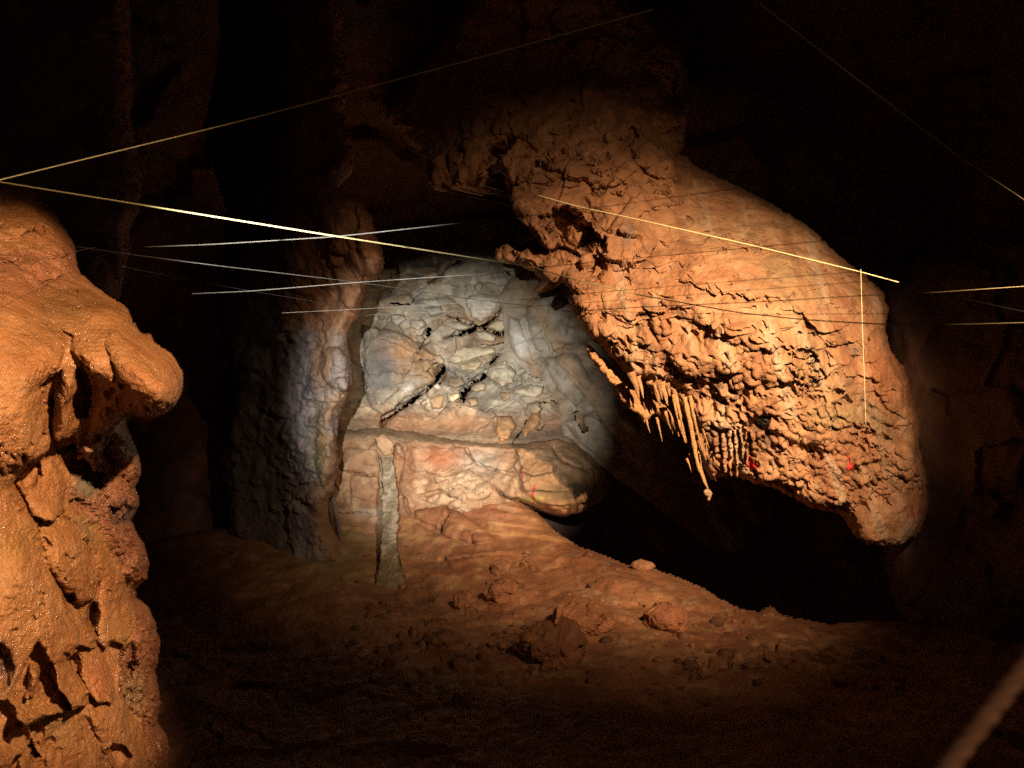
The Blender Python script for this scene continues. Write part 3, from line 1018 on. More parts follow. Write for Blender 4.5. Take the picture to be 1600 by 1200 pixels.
# ================================================================== DARK BUTTRESS behind the near column
bu_out = [(20, -200), (190, -200), (206, 60), (212, 130), (205, 180), (216, 230), (222, 300), (218, 330), (203, 362), (205, 390), (198, 420), (192, 450), (184, 480), (150, 620), (-150, 620), (-150, -200)]
bu = Face(bu_out, [(100, 0, 4.4), (200, 200, 4.4), (100, 300, 4.0), (200, 300, 4.2), (150, 450, 3.9), (0, 300, 4.0), (-100, 300, 4.4), (0, 600, 3.9), (180, 450, 4.0)], 2.2, margin=2)
bu.drips(160, None, (6, 24), (0.8, 1.6), 0.4, 0, 61, 5)
bu.plate([(120, 380), (160, 370), (185, 395), (175, 440), (140, 450)], 10, 10)


def rough_bu(s, P):
    h, j, r = facets(P * 5 + fbm(P * 4, 3, 5)[..., None] * .4, 101)
    return 0.05 * fbm(P * 2.5, 4, 102) + 0.04 * h + .008 * fbm(P * 20, 4, 103)


butt = bu.finish("rock_buttress", M_ROCK, lambda s, P: lerp(C(120, 94, 88), C(146, 118, 108), sstep(-.2, .3, fbm(P * 4, 4, 104))), rough_bu, edge=(30, .4), thick=.8, shrink=.4, seed=9)
tag(butt, "dim purplish rock buttress rising in shadow behind the top of the wet column", "rock buttress")

# ================================================================== RIGHT FLOWSTONE with the craggy outcrop above it
bo_out = [(895, 492), (914, 520), (942, 545), (975, 578), (1010, 596), (1042, 606), (1062, 622), (1080, 650), (1092, 690), (1100, 735), (1112, 752), (1130, 745), (1150, 744), (1180, 756), (1215, 766), (1240, 776), (1268, 795), (1300, 800),
          (1322, 812), (1332, 832), (1348, 846), (1378, 852), (1412, 848), (1440, 825), (1454, 790), (1448, 740), (1436, 700), (1440, 660), (1428, 620), (1416, 580), (1394, 545), (1384, 515), (1390, 485), (1380, 455), (1352, 428), (1322, 408), (1302, 386), (1272, 360),
          (1232, 332), (1184, 306), (1136, 282), (1092, 262), (1066, 240), (1074, 205), (1080, 160), (1076, 110), (1060, 60), (1000, 20), (900, -60), (780, -60), (690, 60), (640, 130), (600, 180), (640, 225), (665, 250), (668, 278), (680, 290), (690, 284), (704, 296), (730, 290), (748, 270), (742, 292), (748, 300), (757, 282), (780, 266), (788, 275),
          (792, 300), (802, 326), (826, 352), (850, 378), (862, 388), (840, 392), (826, 384), (812, 392), (796, 382), (776, 386), (772, 398), (790, 412), (806, 408), (816, 420), (834, 424), (846, 434), (832, 456), (840, 462), (862, 448), (880, 432), (892, 446), (886, 468)]
boc = [(1150, 550, 5.6), (1000, 500, 5.95), (900, 500, 6.15), (1300, 550, 5.7), (1390, 560, 6.05), (1390, 800, 5.95), (1250, 720, 5.75), (1150, 700, 5.85), (1090, 650, 5.95), (1100, 400, 6.05), (1250, 430, 5.95), (1000, 400, 6.25), (1100, 300, 6.9),
       (1000, 300, 6.45), (900, 330, 6.45), (800, 280, 6.65), (900, 200, 6.7), (1000, 230, 6.75), (680, 230, 7.2), (850, 80, 6.9), (1000, 100, 7.0), (1300, 380, 6.6), (1400, 300, 7.4), (1250, 250, 7.4), (850, 440, 6.4), (780, 395, 6.6), (900, 440, 6.25), (1450, 700, 6.2), (800, -50, 6.6), (1100, 150, 7.2)]
bo = Face(bo_out, boc, 1.3, margin=2, box=(596, 1460, -60, 856))
bo.setwarp(0.05, 4, 46)
# --- craggy part
bo.plate([(926, 345), (945, 328), (975, 326), (1000, 335), (1015, 358), (1030, 374), (1012, 394), (975, 404), (945, 396), (928, 380)], 34, 26)
bo.plate([(790, 292), (806, 283), (830, 290), (846, 305), (845, 330), (863, 352), (868, 378), (857, 386), (842, 372), (824, 345), (800, 322)], 30, 16)
bo.plate([(852, 334), (866, 322), (890, 318), (906, 332), (915, 348), (945, 352), (946, 374), (926, 394), (900, 394), (884, 380), (868, 372)], -95, 7)
bo.plate([(888, 345), (908, 340), (922, 358), (915, 385), (900, 388), (886, 370)], 40, 12)
bo.plate([(768, 222), (786, 232), (790, 262), (772, 284), (762, 268), (760, 240)], -70, 7)
bo.crack([(864, 392), (885, 394), (908, 404)], 4, 34)
bo.plate([(912, 408), (928, 398), (945, 404), (948, 424), (936, 440), (920, 430)], -30, 7)
bo.plate([(845, 405), (880, 402), (910, 415), (922, 440), (905, 455), (880, 440), (860, 430)], 18, 12)
bo.plate([(984, 226), (1000, 208), (1026, 206), (1048, 222), (1060, 250), (1054, 268), (1034, 270), (1010, 262), (994, 248)], 24, 14)
bo.crack([(973, 232), (985, 220), (990, 205)], 4, 24)
bo.plate([(1030, 278), (1044, 274), (1052, 288), (1042, 300), (1032, 294)], 12, 7)
bo.plate([(786, 248), (820, 244), (838, 258), (830, 278), (800, 284), (786, 270)], 20, 14)
bo.plate([(725, 220), (758, 216), (764, 250), (758, 285), (742, 285), (730, 255)], 18, 12)
bo.plate([(664, 268), (680, 266), (690, 282), (682, 296), (668, 290)], 12, 7)
bo.plate([(860, 225), (920, 215), (985, 232), (1000, 262), (960, 285), (890, 275), (850, 250)], 22, 26)
bo.plate([(700, 235), (722, 230), (730, 262), (722, 288), (705, 285)], 16, 10)
bo.drips(150, [(790, 190), (1060, 190), (1060, 330), (930, 330), (850, 330), (790, 280)], (6, 20), (0.7, 1.2), 0.55, 0.2, 71, 6)
bo.drips(120, [(772, 385), (850, 390), (920, 400), (950, 440), (900, 500), (880, 430), (830, 455)], (4, 13), (0.7, 1.2), 0.9, 0.3, 72, 8)
bo.plate([(782, 390), (790, 384), (797, 405), (790, 410)], -24, 5)
bo.plate([(806, 396), (816, 394), (822, 414), (812, 418)], -24, 5)
# --- smooth flow: broad overlapping lobes
bo.plate([(1006, 398), (1040, 366), (1075, 340), (1120, 318), (1180, 320), (1240, 350), (1290, 385), (1310, 420), (1260, 400), (1180, 385), (1100, 392), (1040, 410)], 14, 40)
bo.plate([(1100, 330), (1150, 325), (1190, 345), (1180, 362), (1130, 358)], 9, 14)
bo.plate([(1150, 352), (1210, 350), (1270, 375), (1298, 392), (1250, 392), (1190, 380)], 9, 14)
bo.plate([(1060, 395), (1120, 386), (1190, 400), (1235, 425), (1215, 455), (1180, 466), (1140, 452), (1090, 440), (1060, 425)], 15, 26)
bo.plate([(940, 455), (990, 430), (1050, 430), (1110, 455), (1150, 485), (1120, 500), (1050, 495), (980, 500), (945, 485)], 14, 36)
bo.plate([(1180, 440), (1230, 422), (1290, 412), (1340, 430), (1250, 445), (1215, 470)], 10, 18)
bo.plate([(1228, 458), (1244, 438), (1295, 428), (1345, 444), (1354, 480), (1330, 496), (1275, 502), (1250, 486)], 15, 32)
bo.plate([(1258, 482), (1290, 470), (1330, 490), (1340, 530), (1300, 540), (1268, 512)], 13, 20)
bo.plate([(1110, 490), (1160, 478), (1215, 492), (1228, 525), (1200, 545), (1150, 530), (1115, 520)], 16, 24)
bo.plate([(1040, 540), (1100, 520), (1150, 540), (1160, 575), (1110, 590), (1060, 580)], 14, 22)
bo.plate([(1160, 560), (1210, 545), (1260, 565), (1250, 595), (1200, 600)], 12, 18)
bo.drips(46, [(960, 400), (1100, 330), (1300, 390), (1380, 480), (1390, 560), (1300, 560), (1200, 510), (1000, 470)], (16, 46), (0.7, 1.2), 0.22, -0.25, 87, 3)
for pts, wd, dp in (([(1118, 432), (1124, 442), (1132, 452)], 2, 12), ([(1135, 448), (1142, 458), (1148, 466)], 2.4, 16), ([(1152, 455), (1162, 460), (1172, 463)], 4, 18), ([(1178, 456), (1184, 462)], 2, 10), ([(1196, 460), (1200, 466)], 2.4, 12),
                    ([(1228, 466), (1232, 458), (1240, 448)], 2.4, 12), ([(1248, 480), (1256, 492), (1262, 506)], 3.4, 18), ([(1168, 412), (1174, 424)], 2.0, 8), ([(1230, 412), (1236, 422)], 2.0, 8), ([(1294, 500), (1306, 508), (1312, 514)], 2.6, 13), ([(1074, 416), (1080, 424)], 2, 9), ([(1104, 430), (1108, 440)], 2, 9)):
    bo.crack(pts, wd, dp)
bo.plate([(1055, 640), (1100, 625), (1150, 640), (1180, 655), (1150, 670), (1100, 668), (1070, 660)], 10, 18)
bo.crack([(1180, 660), (1215, 680), (1250, 695), (1275, 715)], 5, 14)
bo.plate([(1250, 690), (1270, 685), (1290, 705), (1280, 722), (1262, 715)], -16, 6)
bo.plate([(1270, 640), (1310, 630), (1350, 640), (1355, 662), (1310, 664), (1280, 660)], 10, 14)
bo.crack([(1345, 724), (1362, 722), (1384, 715)], 2.6, 14)
bo.crack([(1340, 640), (1370, 660), (1400, 672)], 5, 11)
bo.crack([(1350, 630), (1372, 645), (1385, 652)], 3, 9)
bo.plate([(1385, 520), (1410, 570), (1424, 620), (1415, 650), (1385, 640), (1365, 600), (1360, 550)], 12, 22)
bo.plate([(1335, 800), (1360, 780), (1400, 770), (1440, 775), (1452, 800), (1435, 835), (1400, 850), (1355, 848), (1338, 830)], 22, 24)
bo.plate([(1300, 790), (1325, 785), (1330, 800), (1322, 812), (1306, 806)], -26, 6)
bo.plate([(1400, 690), (1430, 680), (1440, 720), (1420, 745), (1395, 730)], 14, 14)
bo.crack([(1384, 735), (1410, 750), (1440, 752)], 3, 10)
# dark hole with wet stone
bo.plate([(1168, 652), (1186, 645), (1204, 650), (1200, 665), (1190, 674), (1172, 670)], -16, 5)
# --- popcorn and drip zones
Z_MID = [(930, 480), (1000, 480), (1090, 520), (1200, 520), (1300, 570), (1340, 640), (1300, 660), (1180, 660), (1080, 640), (1030, 600), (960, 560)]
Z_LOW = [(1110, 640), (1200, 640), (1330, 650), (1410, 690), (1440, 760), (1330, 800), (1250, 780), (1150, 740), (1110, 740)]
Z_TOP = [(960, 400), (1100, 330), (1300, 390), (1380, 480), (1390, 560), (1300, 560), (1200, 510), (1000, 470)]
bo.drips(120, Z_MID, (12, 28), (0.7, 1.2), 0.26, -0.3, 83, 3)
bo.drips(520, Z_MID, (4, 15), (0.7, 1.2), 0.29, -0.3, 82, 3)
bo.drips(330, [(960, 400), (1040, 360), (1120, 318), (1230, 345), (1300, 390), (1380, 480), (1390, 560), (1300, 580), (1200, 540), (1000, 500)], (5, 24), (0.7, 1.3), 0.6, -0.2, 89, 4.5)
bo.pits(230, [(960, 400), (1040, 360), (1120, 318), (1230, 345), (1300, 390), (1380, 480), (1390, 560), (1300, 580), (1200, 540), (1000, 500)], (1.4, 3.6), (1.3, 3.0), 4.2, 0.7, 186)
bo.drips(520, Z_LOW, (2.5, 14), (0.7, 1.5), 0.21, -0.5, 84, 3)
bo.drips(70, Z_LOW, (9, 22), (0.8, 1.4), 0.25, -0.5, 85, 4)
bo.drips(200, [(1330, 560), (1400, 560), (1430, 650), (1440, 780), (1350, 760)], (4, 14), (0.8, 1.5), 0.4, -0.3, 86, 4)
bo.drips(170, [(895, 470), (960, 460), (1010, 500), (1040, 600), (960, 560)], (4, 14), (0.8, 1.8), 0.5, -0.3, 88, 5)
bo.pits(420, Z_MID, (1.8, 4.5), (1.2, 2.6), 4.6, 0.75, 181)
bo.pits(700, Z_LOW, (1.5, 3.8), (1.4, 3.4), 4.8, 0.7, 182)
bo.pits(60, [(1000, 440), (1300, 440), (1390, 560), (1000, 520)], (1.4, 3.5), (1.2, 2.6), 3.0, 0.7, 183)
# --- curtain of fluted columns below the big lip
for k, (fx, fa, fb, ww) in enumerate([(1118, 668, 700, 3.5), (1130, 668, 716, 3), (1139, 672, 712, 3.2), (1148, 672, 720, 3), (1158, 668, 706, 3), (1166, 678, 714, 2.6), (1176, 672, 700, 2.6), (1133, 722, 742, 2.6), (1140, 722, 745, 2.4), (1148, 724, 742, 2.2)]):
    bo.crack([(fx, fa), (fx + 2, (fa + fb) / 2), (fx + 3, fb)], ww, -11)
    bo.crack([(fx + 5.5, fa + 3), (fx + 8, fb + 2)], 2.2, 7)


def crag_w(X, Y):
    # 1 on the craggy outcrop, 0 on the flowstone
    return np.maximum(sstep(40, -40, (Y - 300) + (X - 1070) * 1.0) * 1.0, sstep(960, 915, X + (Y - 440) * -.25) * sstep(500, 450, Y)) * np.where((X > 1075) & (Y > 230), 0.25, 1)


def rough_bo(s, P):
    X, Y = s.X, s.Y
    w = crag_w(X, Y)
    s.cw = w
    h, j, r = facets(P * np.array([2.7, 2, 2.7]) + fbm(P * 2.6, 4, 5)[..., None] * .7, 111)
    h2, j2, r2 = facets(P * 10 + fbm(P * 8, 2, 6)[..., None] * .3, 112)
    crag = 0.085 * h - 0.05 * (1 - np.clip(j / .07, 0, 1)) * (r > .6) + 0.022 * h2 * (r < .6) + 0.05 * fbm(P * 6, 5, 113) + 0.08 * fbm(P * 2.4, 3, 117)
    low = sstep(600, 690, Y) * (1 - w)
    flow = 0.045 * fbm(P * 2.2, 3, 114) + 0.032 * fbm(P * 6, 4, 115) + 0.006 * fbm(P * np.array([26, 26, 8]), 3, 119)
    lowr = 0.012 * fbm(P * 15, 4, 116, ridged=True) + 0.01 * h2
    dk = 0.006 * fbm(P * 34, 3, 118)
    return w * crag + (1 - w) * flow + low * lowr + dk * (.4 + .6 * low)


def col_bo(s, P):
    X, Y = s.X, s.Y
    n = fbm(P * 1.8, 4, 121)
    n2 = fbm(P * 6, 4, 122)
    c = lerp(C(202, 150, 108), C(184, 130, 90), sstep(-.25, .25, n))
    c = lerp(c, C(214, 174, 132), sstep(.05, .4, n2) * .5)
    # greyish streams down the middle of the flow
    gs = np.exp(-((X - 1240 - (Y - 450) * .25) / 45) ** 2) * sstep(340, 420, Y) * sstep(720, 600, Y)
    c = lerp(c, C(176, 154, 112), gs * (.45 + .8 * n))
    gs2 = np.exp(-((X - 1150) / 100) ** 2 - ((Y - 350) / 30) ** 2)
    c = lerp(c, C(168, 134, 92), gs2 * .6)
    stk = fbm(np.stack([(X - (Y - 400) * .35) * .035, (Y + X * .2) * .006, X * 0], -1), 4, 123)
    c = lerp(c, C(150, 104, 70), sstep(.05, .4, stk) * .6)
    c = lerp(c, C(214, 190, 156), sstep(.1, .45, -stk) * .5)
    c = lerp(c, C(120, 96, 74), sstep(.18, .5, fbm(P * 11, 4, 124)) * .6)
    c = lerp(c, C(198, 122, 74), np.exp(-((X - 1390) / 40) ** 2 - ((Y - 560) / 70) ** 2) * .6)
    c = lerp(c, C(170, 148, 104), np.clip(np.exp(-((X - 1310) / 50) ** 2 - ((Y - 645) / 14) ** 2) * 1.2, 0, 1) * .55)
    c = lerp(c, C(150, 140, 116), np.exp(-((X - 1365 - (Y - 650) * .5) / 16) ** 2 - ((Y - 655) / 40) ** 2) * .6)
    cr = lerp(C(176, 126, 86), C(158, 112, 78), sstep(-.2, .3, n))
    cr = lerp(cr, C(198, 146, 100), sstep(.1, .4, n2) * .5)
    c = lerp(c, cr, s.cw)
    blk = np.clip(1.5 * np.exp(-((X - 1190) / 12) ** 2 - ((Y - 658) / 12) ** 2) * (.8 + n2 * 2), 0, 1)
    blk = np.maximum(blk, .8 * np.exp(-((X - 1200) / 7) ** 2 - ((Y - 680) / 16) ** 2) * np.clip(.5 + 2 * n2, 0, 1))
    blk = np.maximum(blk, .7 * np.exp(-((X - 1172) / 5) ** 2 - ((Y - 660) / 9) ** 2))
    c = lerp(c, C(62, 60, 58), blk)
    c = lerp(c, C(120, 112, 108), np.exp(-((X - 982) / 8) ** 2 - ((Y - 345) / 16) ** 2) * .7)
    c = lerp(c, C(122, 112, 100), np.exp(-((X - 1330 - (Y - 540) * .6) / 8) ** 2 - ((Y - 545) / 12) ** 2) * .6)
    red = np.exp(-((X - 1420) / 16) ** 2 - ((Y - 785) / 12) ** 2)
    c = lerp(c, C(170, 70, 52), np.clip(red * (.8 + 2 * n2), 0, 1) * .55)
    return c


flow = bo.finish("flowstone", M_FLOW, col_bo, rough_bo, edge=(22, 0.34), hem=(0.09, 3.5), thick=1.9, shrink=0.0, seed=10, down=0.6)
tag(flow, "huge orange flowstone boulder with drips and red painted figures hanging over the pit", "flowstone")
for sh in ([[(1169, 712), (1174, 712), (1175, 732), (1169, 732)], [(1174, 724), (1178, 718), (1184, 731), (1178, 732), (1175, 729)]],
           [[(1322, 706), (1327, 706), (1329, 725), (1324, 727)], [(1326, 723), (1336, 726), (1335, 729), (1326, 728)]],
           [[(1102, 716), (1105, 722), (1107, 726), (1102, 727)]]):
    bo.mark(sh, M_RED, flow)

# thin rock curtain hanging below the left rim, split from the boulder by a dark gap
cu_out = [(907, 530), (920, 538), (938, 556), (955, 573), (975, 592), (993, 606), (1012, 618), (1034, 628), (1052, 640), (1058, 656), (1046, 664), (1036, 652), (1024, 648), (1012, 656), (1006, 664), (1001, 652), (990, 644), (972, 628), (958, 604), (950, 598), (938, 578), (920, 560)]
cu = Face(cu_out, [(910, 535, 6.3), (960, 590, 6.22), (1000, 640, 6.18), (1050, 650, 6.12), (1000, 600, 6.25)], 1.2, margin=2)
cu.drips(70, None, (3, 10), (1.2, 2.6), 0.5, 0, 95, 4)
curt = cu.finish("rock_curtain", M_FLOW, lambda s, P: lerp(C(204, 152, 100), C(180, 132, 88), sstep(-.2, .3, fbm(P * 5, 4, 131))),
                 lambda s, P: .03 * facets(P * 8, 132)[0] + .03 * fbm(P * 6, 4, 133), edge=(7, 0.1), hem=(0.12, 4), thick=.3, shrink=.2, seed=11, parent=flow)


def tube(name, pts, radii, mat, sides=8, parent=None, col=None, wob=0.0, seed=0, smooth_n=6):
    """round tapered tube through points"""
    pts = np.array(pts, np.float32)
    radii = np.array(radii, np.float32)
    n = len(pts)
    t = np.linspace(0, n - 1, (n - 1) * smooth_n + 1)
    q = np.stack([np.interp(t, np.arange(n), pts[:, k]) for k in range(3)], 1)
    if n > 2:
        for _ in range(max(1, smooth_n // 3)):
            q[1:-1] = (q[:-2] + 2 * q[1:-1] + q[2:]) / 4
    r = np.interp(t, np.arange(n), radii)
    tan = np.gradient(q, axis=0)
    tan /= np.linalg.norm(tan, axis=1, keepdims=True)
    ref = np.array([0.3, 0.9, 0.2])
    a = np.cross(tan, ref)
    a /= np.linalg.norm(a, axis=1, keepdims=True)
    b = np.cross(tan, a)
    th = np.arange(sides) / sides * 2 * np.pi
    ring = q[:, None] + r[:, None, None] * (np.cos(th)[None, :, None] * a[:, None] + np.sin(th)[None, :, None] * b[:, None])
    if wob:
        nn = fbm(ring * (0.35 / max(radii.max(), 1e-4)), 3, seed)
        ring = q[:, None] + (ring - q[:, None]) * (1 + wob * nn)[..., None]
    V = ring.reshape(-1, 3)
    m = len(q)
    i, j = np.meshgrid(np.arange(m - 1), np.arange(sides), indexing='ij')
    j2 = (j + 1) % sides
    Q = np.stack([i * sides + j, i * sides + j2, (i + 1) * sides + j2, (i + 1) * sides + j], -1).reshape(-1, 4)
    V = np.concatenate([V, q[:1], q[-1:]])
    T = [[m * sides, (k + 1) % sides, k] for k in range(sides)] + [[m * sides + 1, (m - 1) * sides + k, (m - 1) * sides + (k + 1) % sides] for k in range(sides)]
    cols = np.broadcast_to(np.array(col if col is not None else (.5, .4, .3), np.float32), (len(V), 3))
    o = new_mesh(name, V, Q, T, cols, mat, tuple(q[-1]))
    if parent:
        adopt(o, parent)
    return o


# stalactites of the curtain
ST = [([(1052, 616), (1057, 645), (1062, 668)], 3.2), ([(1056, 618), (1064, 655), (1073, 692)], 3.0), ([(1066, 616), (1078, 668), (1089, 712)], 3.4), ([(1078, 618), (1088, 668), (1098, 706)], 3.2),
      ([(1070, 620), (1082, 680), (1090, 726), (1102, 756), (1110, 770)], 4.2), ([(1088, 700), (1096, 735), (1108, 768)], 3.2), ([(1088, 630), (1098, 670), (1108, 700)], 2.8), ([(1103, 700), (1110, 728), (1119, 752)], 3.0),
      ([(1040, 642), (1046, 662), (1051, 678)], 3.6), ([(1060, 656), (1067, 676), (1071, 692)], 4.4), ([(1026, 652), (1030, 668), (1035, 690)], 2.2), ([(1046, 650), (1056, 668), (1061, 682)], 5), ([(1078, 708), (1082, 720), (1086, 734)], 2.2),
      ([(1073, 716), (1077, 726), (1081, 740)], 2.0), ([(1098, 640), (1106, 672), (1112, 690)], 2.6), ([(1010, 655), (1013, 668), (1016, 676)], 2.2), ([(1096, 622), (1104, 650), (1108, 668)], 3.0), ([(1034, 606), (1040, 622), (1044, 634)], 2.6), ([(1022, 600), (1026, 612), (1029, 620)], 2.2)]
for k, (pp, r) in enumerate(ST):
    dd = 5.9 + (0.12 if pp[0][1] > 635 else 0.02) + 0.02 * (k % 3)
    n = len(pp)
    tube("stalactite", [U(x, y, dd) for x, y in pp], [.8 * r * (1.35 - 1.15 * i / (n - 1)) * dd / F for i in range(n)], M_FLOW, 8, flow, C(210, 160, 104), 0.7, k, 8)
brk = tube("stalactite", [U(1101, 766, 5.95), U(1106, 772, 5.95), U(1110, 770, 5.95), U(1107, 782, 5.95)], [r * 5.95 / F for r in (3, 5, 4, 2)], M_FLOW, 8, flow, C(196, 160, 120), 0.8, 77, 5)

rng = np.random.default_rng(5)
LIP = [(985, 588), (1010, 598), (1042, 608), (1062, 624), (1078, 645), (1090, 680), (1098, 715)]
for k in range(34):
    u = rng.random() * (len(LIP) - 1.001)
    i0 = int(u)
    x = LIP[i0][0] + (LIP[i0 + 1][0] - LIP[i0][0]) * (u - i0) + rng.normal(0, 2) + 3
    y = LIP[i0][1] + (LIP[i0 + 1][1] - LIP[i0][1]) * (u - i0) - 6 + rng.normal(0, 2)
    L = rng.uniform(16, 44) if u < 5 else rng.uniform(14, 30)
    r = rng.uniform(3.0, 5.5)
    dd = 5.93 + rng.uniform(0, .14)
    pp = [(x, y), (x + .10 * L, y + .3 * L), (x + .2 * L, y + .65 * L), (x + .27 * L, y + L)]
    tube("stalactite", [U(px_, py_, dd) for px_, py_ in pp], [q * r * dd / F for q in (1.5, .85, .6, .2)], M_FLOW, 8, flow, C(*(np.array([206, 154, 106]) * rng.uniform(.82, 1.05))), 0.9, 500 + k, 6)

# ================================================================== NEAR COLUMN on the left
co_out = [(-260, 250), (-40, 262), (20, 272), (52, 296), (82, 325), (104, 358), (118, 386), (121, 412), (128, 428), (140, 438), (160, 455), (188, 472), (202, 484), (208, 500), (222, 512), (250, 534), (272, 556), (285, 578), (287, 600), (281, 622), (268, 640), (248, 650),
          (228, 654), (206, 652), (198, 660), (204, 678), (214, 700), (221, 728), (220, 742), (212, 760), (218, 772), (218, 792), (206, 812), (214, 830), (226, 850), (234, 880), (230, 906), (214, 922), (214, 934), (232, 948), (244, 972), (250, 996), (248, 1030), (243, 1046),
          (248, 1072), (252, 1100), (248, 1130), (262, 1150), (266, 1172), (264, 1220), (280, 1420), (-260, 1420)]
coc = [(0, 800, 2.0), (-200, 800, 1.85), (100, 850, 2.15), (200, 850, 2.5), (250, 590, 2.2), (150, 540, 2.15), (60, 560, 2.02), (60, 400, 2.5), (0, 300, 2.75), (100, 420, 2.55), (190, 700, 2.5), (210, 900, 2.6), (235, 1000, 2.6), (240, 1150, 2.5), (120, 1100, 2.15), (0, 1150, 1.95), (-200, 400, 2.3), (100, 1350, 2.1), (-200, 1300, 1.8), (0, 480, 2.08)]
co = Face(co_out, coc, 1.35, box=(-200, 292, 246, 1400))
co.setwarp(0.035, 5, 56)
# upper knob, cracked
co.plate([(60, 385), (85, 370), (118, 385), (122, 415), (130, 430), (100, 440), (60, 450), (30, 430), (40, 400)], 22, 26)
co.crack([(0, 415), (40, 408), (80, 400), (118, 393)], 2.4, 10)
co.crack([(28, 420), (36, 395), (50, 380), (58, 365)], 2.6, 9)
co.crack([(0, 372), (25, 375), (50, 368), (70, 360)], 3, 12)
co.plate([(0, 376), (22, 380), (30, 410), (10, 415), (-30, 412)], 10, 14)
co.crack([(68, 440), (90, 434), (125, 436), (138, 440)], 4, 22)
co.plate([(62, 450), (80, 436), (120, 430), (138, 444), (140, 458), (110, 450), (80, 458), (68, 462)], 18, 10)
# nose
co.plate([(68, 478), (100, 455), (150, 452), (195, 480), (215, 506), (258, 540), (286, 578), (288, 606), (276, 630), (246, 646), (212, 646), (192, 640), (168, 665), (148, 695), (128, 700), (140, 660), (150, 625), (148, 590), (128, 570), (112, 545), (112, 520), (75, 498)], 52, 46)
co.plate([(175, 480), (215, 506), (262, 546), (287, 582), (286, 612), (262, 634), (225, 636), (200, 610), (180, 560), (165, 520)], 36, 50)
# hollow behind the finger
co.plate([(116, 575), (128, 570), (142, 590), (146, 625), (140, 648), (120, 650), (112, 628), (118, 600)], -85, 10)
co.plate([(70, 596), (95, 578), (96, 600), (84, 640), (74, 630)], -40, 10)
# finger lobe
co.plate([(98, 572), (116, 572), (121, 588), (117, 606), (111, 622), (118, 640), (121, 656), (112, 676), (92, 684), (82, 676), (80, 650), (84, 622), (92, 600)], 62, 20)
co.plate([(82, 690), (120, 672), (124, 700), (90, 712)], -60, 8)
# broken rock under the nose
co.plate([(128, 690), (150, 672), (195, 652), (202, 676), (180, 692), (145, 706)], 22, 9)
co.plate([(140, 706), (160, 700), (178, 716), (176, 738), (160, 740), (145, 722)], 24, 7)
co.plate([(162, 698), (196, 684), (206, 700), (196, 722), (182, 730), (176, 712)], 22, 7)
co.crack([(128, 708), (155, 700), (165, 694), (185, 686)], 3, 14)
co.crack([(160, 698), (168, 714), (180, 726), (174, 738)], 2.6, 18)
co.plate([(86, 704), (118, 694), (132, 706), (150, 724), (166, 742), (164, 764), (150, 764), (110, 742), (96, 722)], -75, 8)
co.plate([(168, 790), (196, 782), (208, 800), (196, 816), (176, 818)], -24, 8)
# big front mass
co.plate([(-260, 420), (-20, 412), (18, 420), (50, 445), (66, 480), (100, 510), (106, 530), (98, 560), (72, 592), (66, 600), (73, 622), (76, 640), (80, 668), (84, 694), (72, 704), (44, 716), (28, 742), (20, 752), (40, 790), (58, 828), (72, 880), (104, 930), (134, 965), (152, 994), (152, 1012), (128, 1010), (108, 1030), (112, 1048),
          (138, 1075), (140, 1100), (90, 1110), (50, 1130), (40, 1420), (-260, 1420)], 70, 46)
co.plate([(-260, 560), (30, 600), (60, 640), (78, 690), (60, 702), (30, 712), (10, 720), (-20, 705), (-260, 690)], 20, 26)
co.plate([(85, 545), (104, 530), (102, 555), (78, 590), (70, 596), (78, 570)], 10, 6)
# lower lobes
co.plate([(26, 752), (34, 738), (60, 728), (82, 716), (92, 730), (103, 760), (104, 800), (92, 812), (70, 812), (48, 804)], 46, 20, 2.0, (.5, .8))
co.plate([(30, 742), (62, 720), (70, 738), (52, 760), (38, 768)], -36, 8)
co.plate([(58, 826), (76, 812), (104, 812), (136, 834), (150, 868), (158, 900), (150, 930), (128, 940), (100, 922), (70, 880)], 44, 34, 2.0, (.5, .8))
co.plate([(104, 806), (128, 808), (156, 828), (168, 862), (192, 902), (204, 950), (206, 990), (196, 1006), (176, 1002), (164, 1014), (152, 1000), (146, 960), (156, 915), (148, 866), (130, 832)], 40, 26, 2.0, (.5, .8))
co.plate([(134, 955), (146, 938), (156, 950), (152, 975), (142, 985), (132, 968)], -50, 8)
co.plate([(98, 925), (116, 915), (122, 930), (108, 942)], -26, 6)
co.plate([(118, 1010), (136, 1008), (158, 1020), (172, 1045), (180, 1075), (176, 1092), (150, 1092), (136, 1078), (116, 1050)], 40, 18, 2.0, (.5, .8))
co.plate([(107, 1030), (118, 1012), (126, 1030), (124, 1060), (112, 1048)], -34, 7)
co.plate([(142, 1090), (170, 1092), (196, 1106), (216, 1130), (225, 1155), (236, 1190), (240, 1230), (190, 1230), (168, 1180), (150, 1150), (140, 1120)], 44, 26, 2.0, (.5, .8))
co.plate([(166, 1165), (176, 1152), (194, 1156), (206, 1170), (192, 1196), (180, 1196)], -34, 10)
co.plate([(92, 1140), (130, 1135), (160, 1160), (180, 1200), (180, 1260), (60, 1260), (70, 1180)], 34, 26, 2.0, (.5, .8))
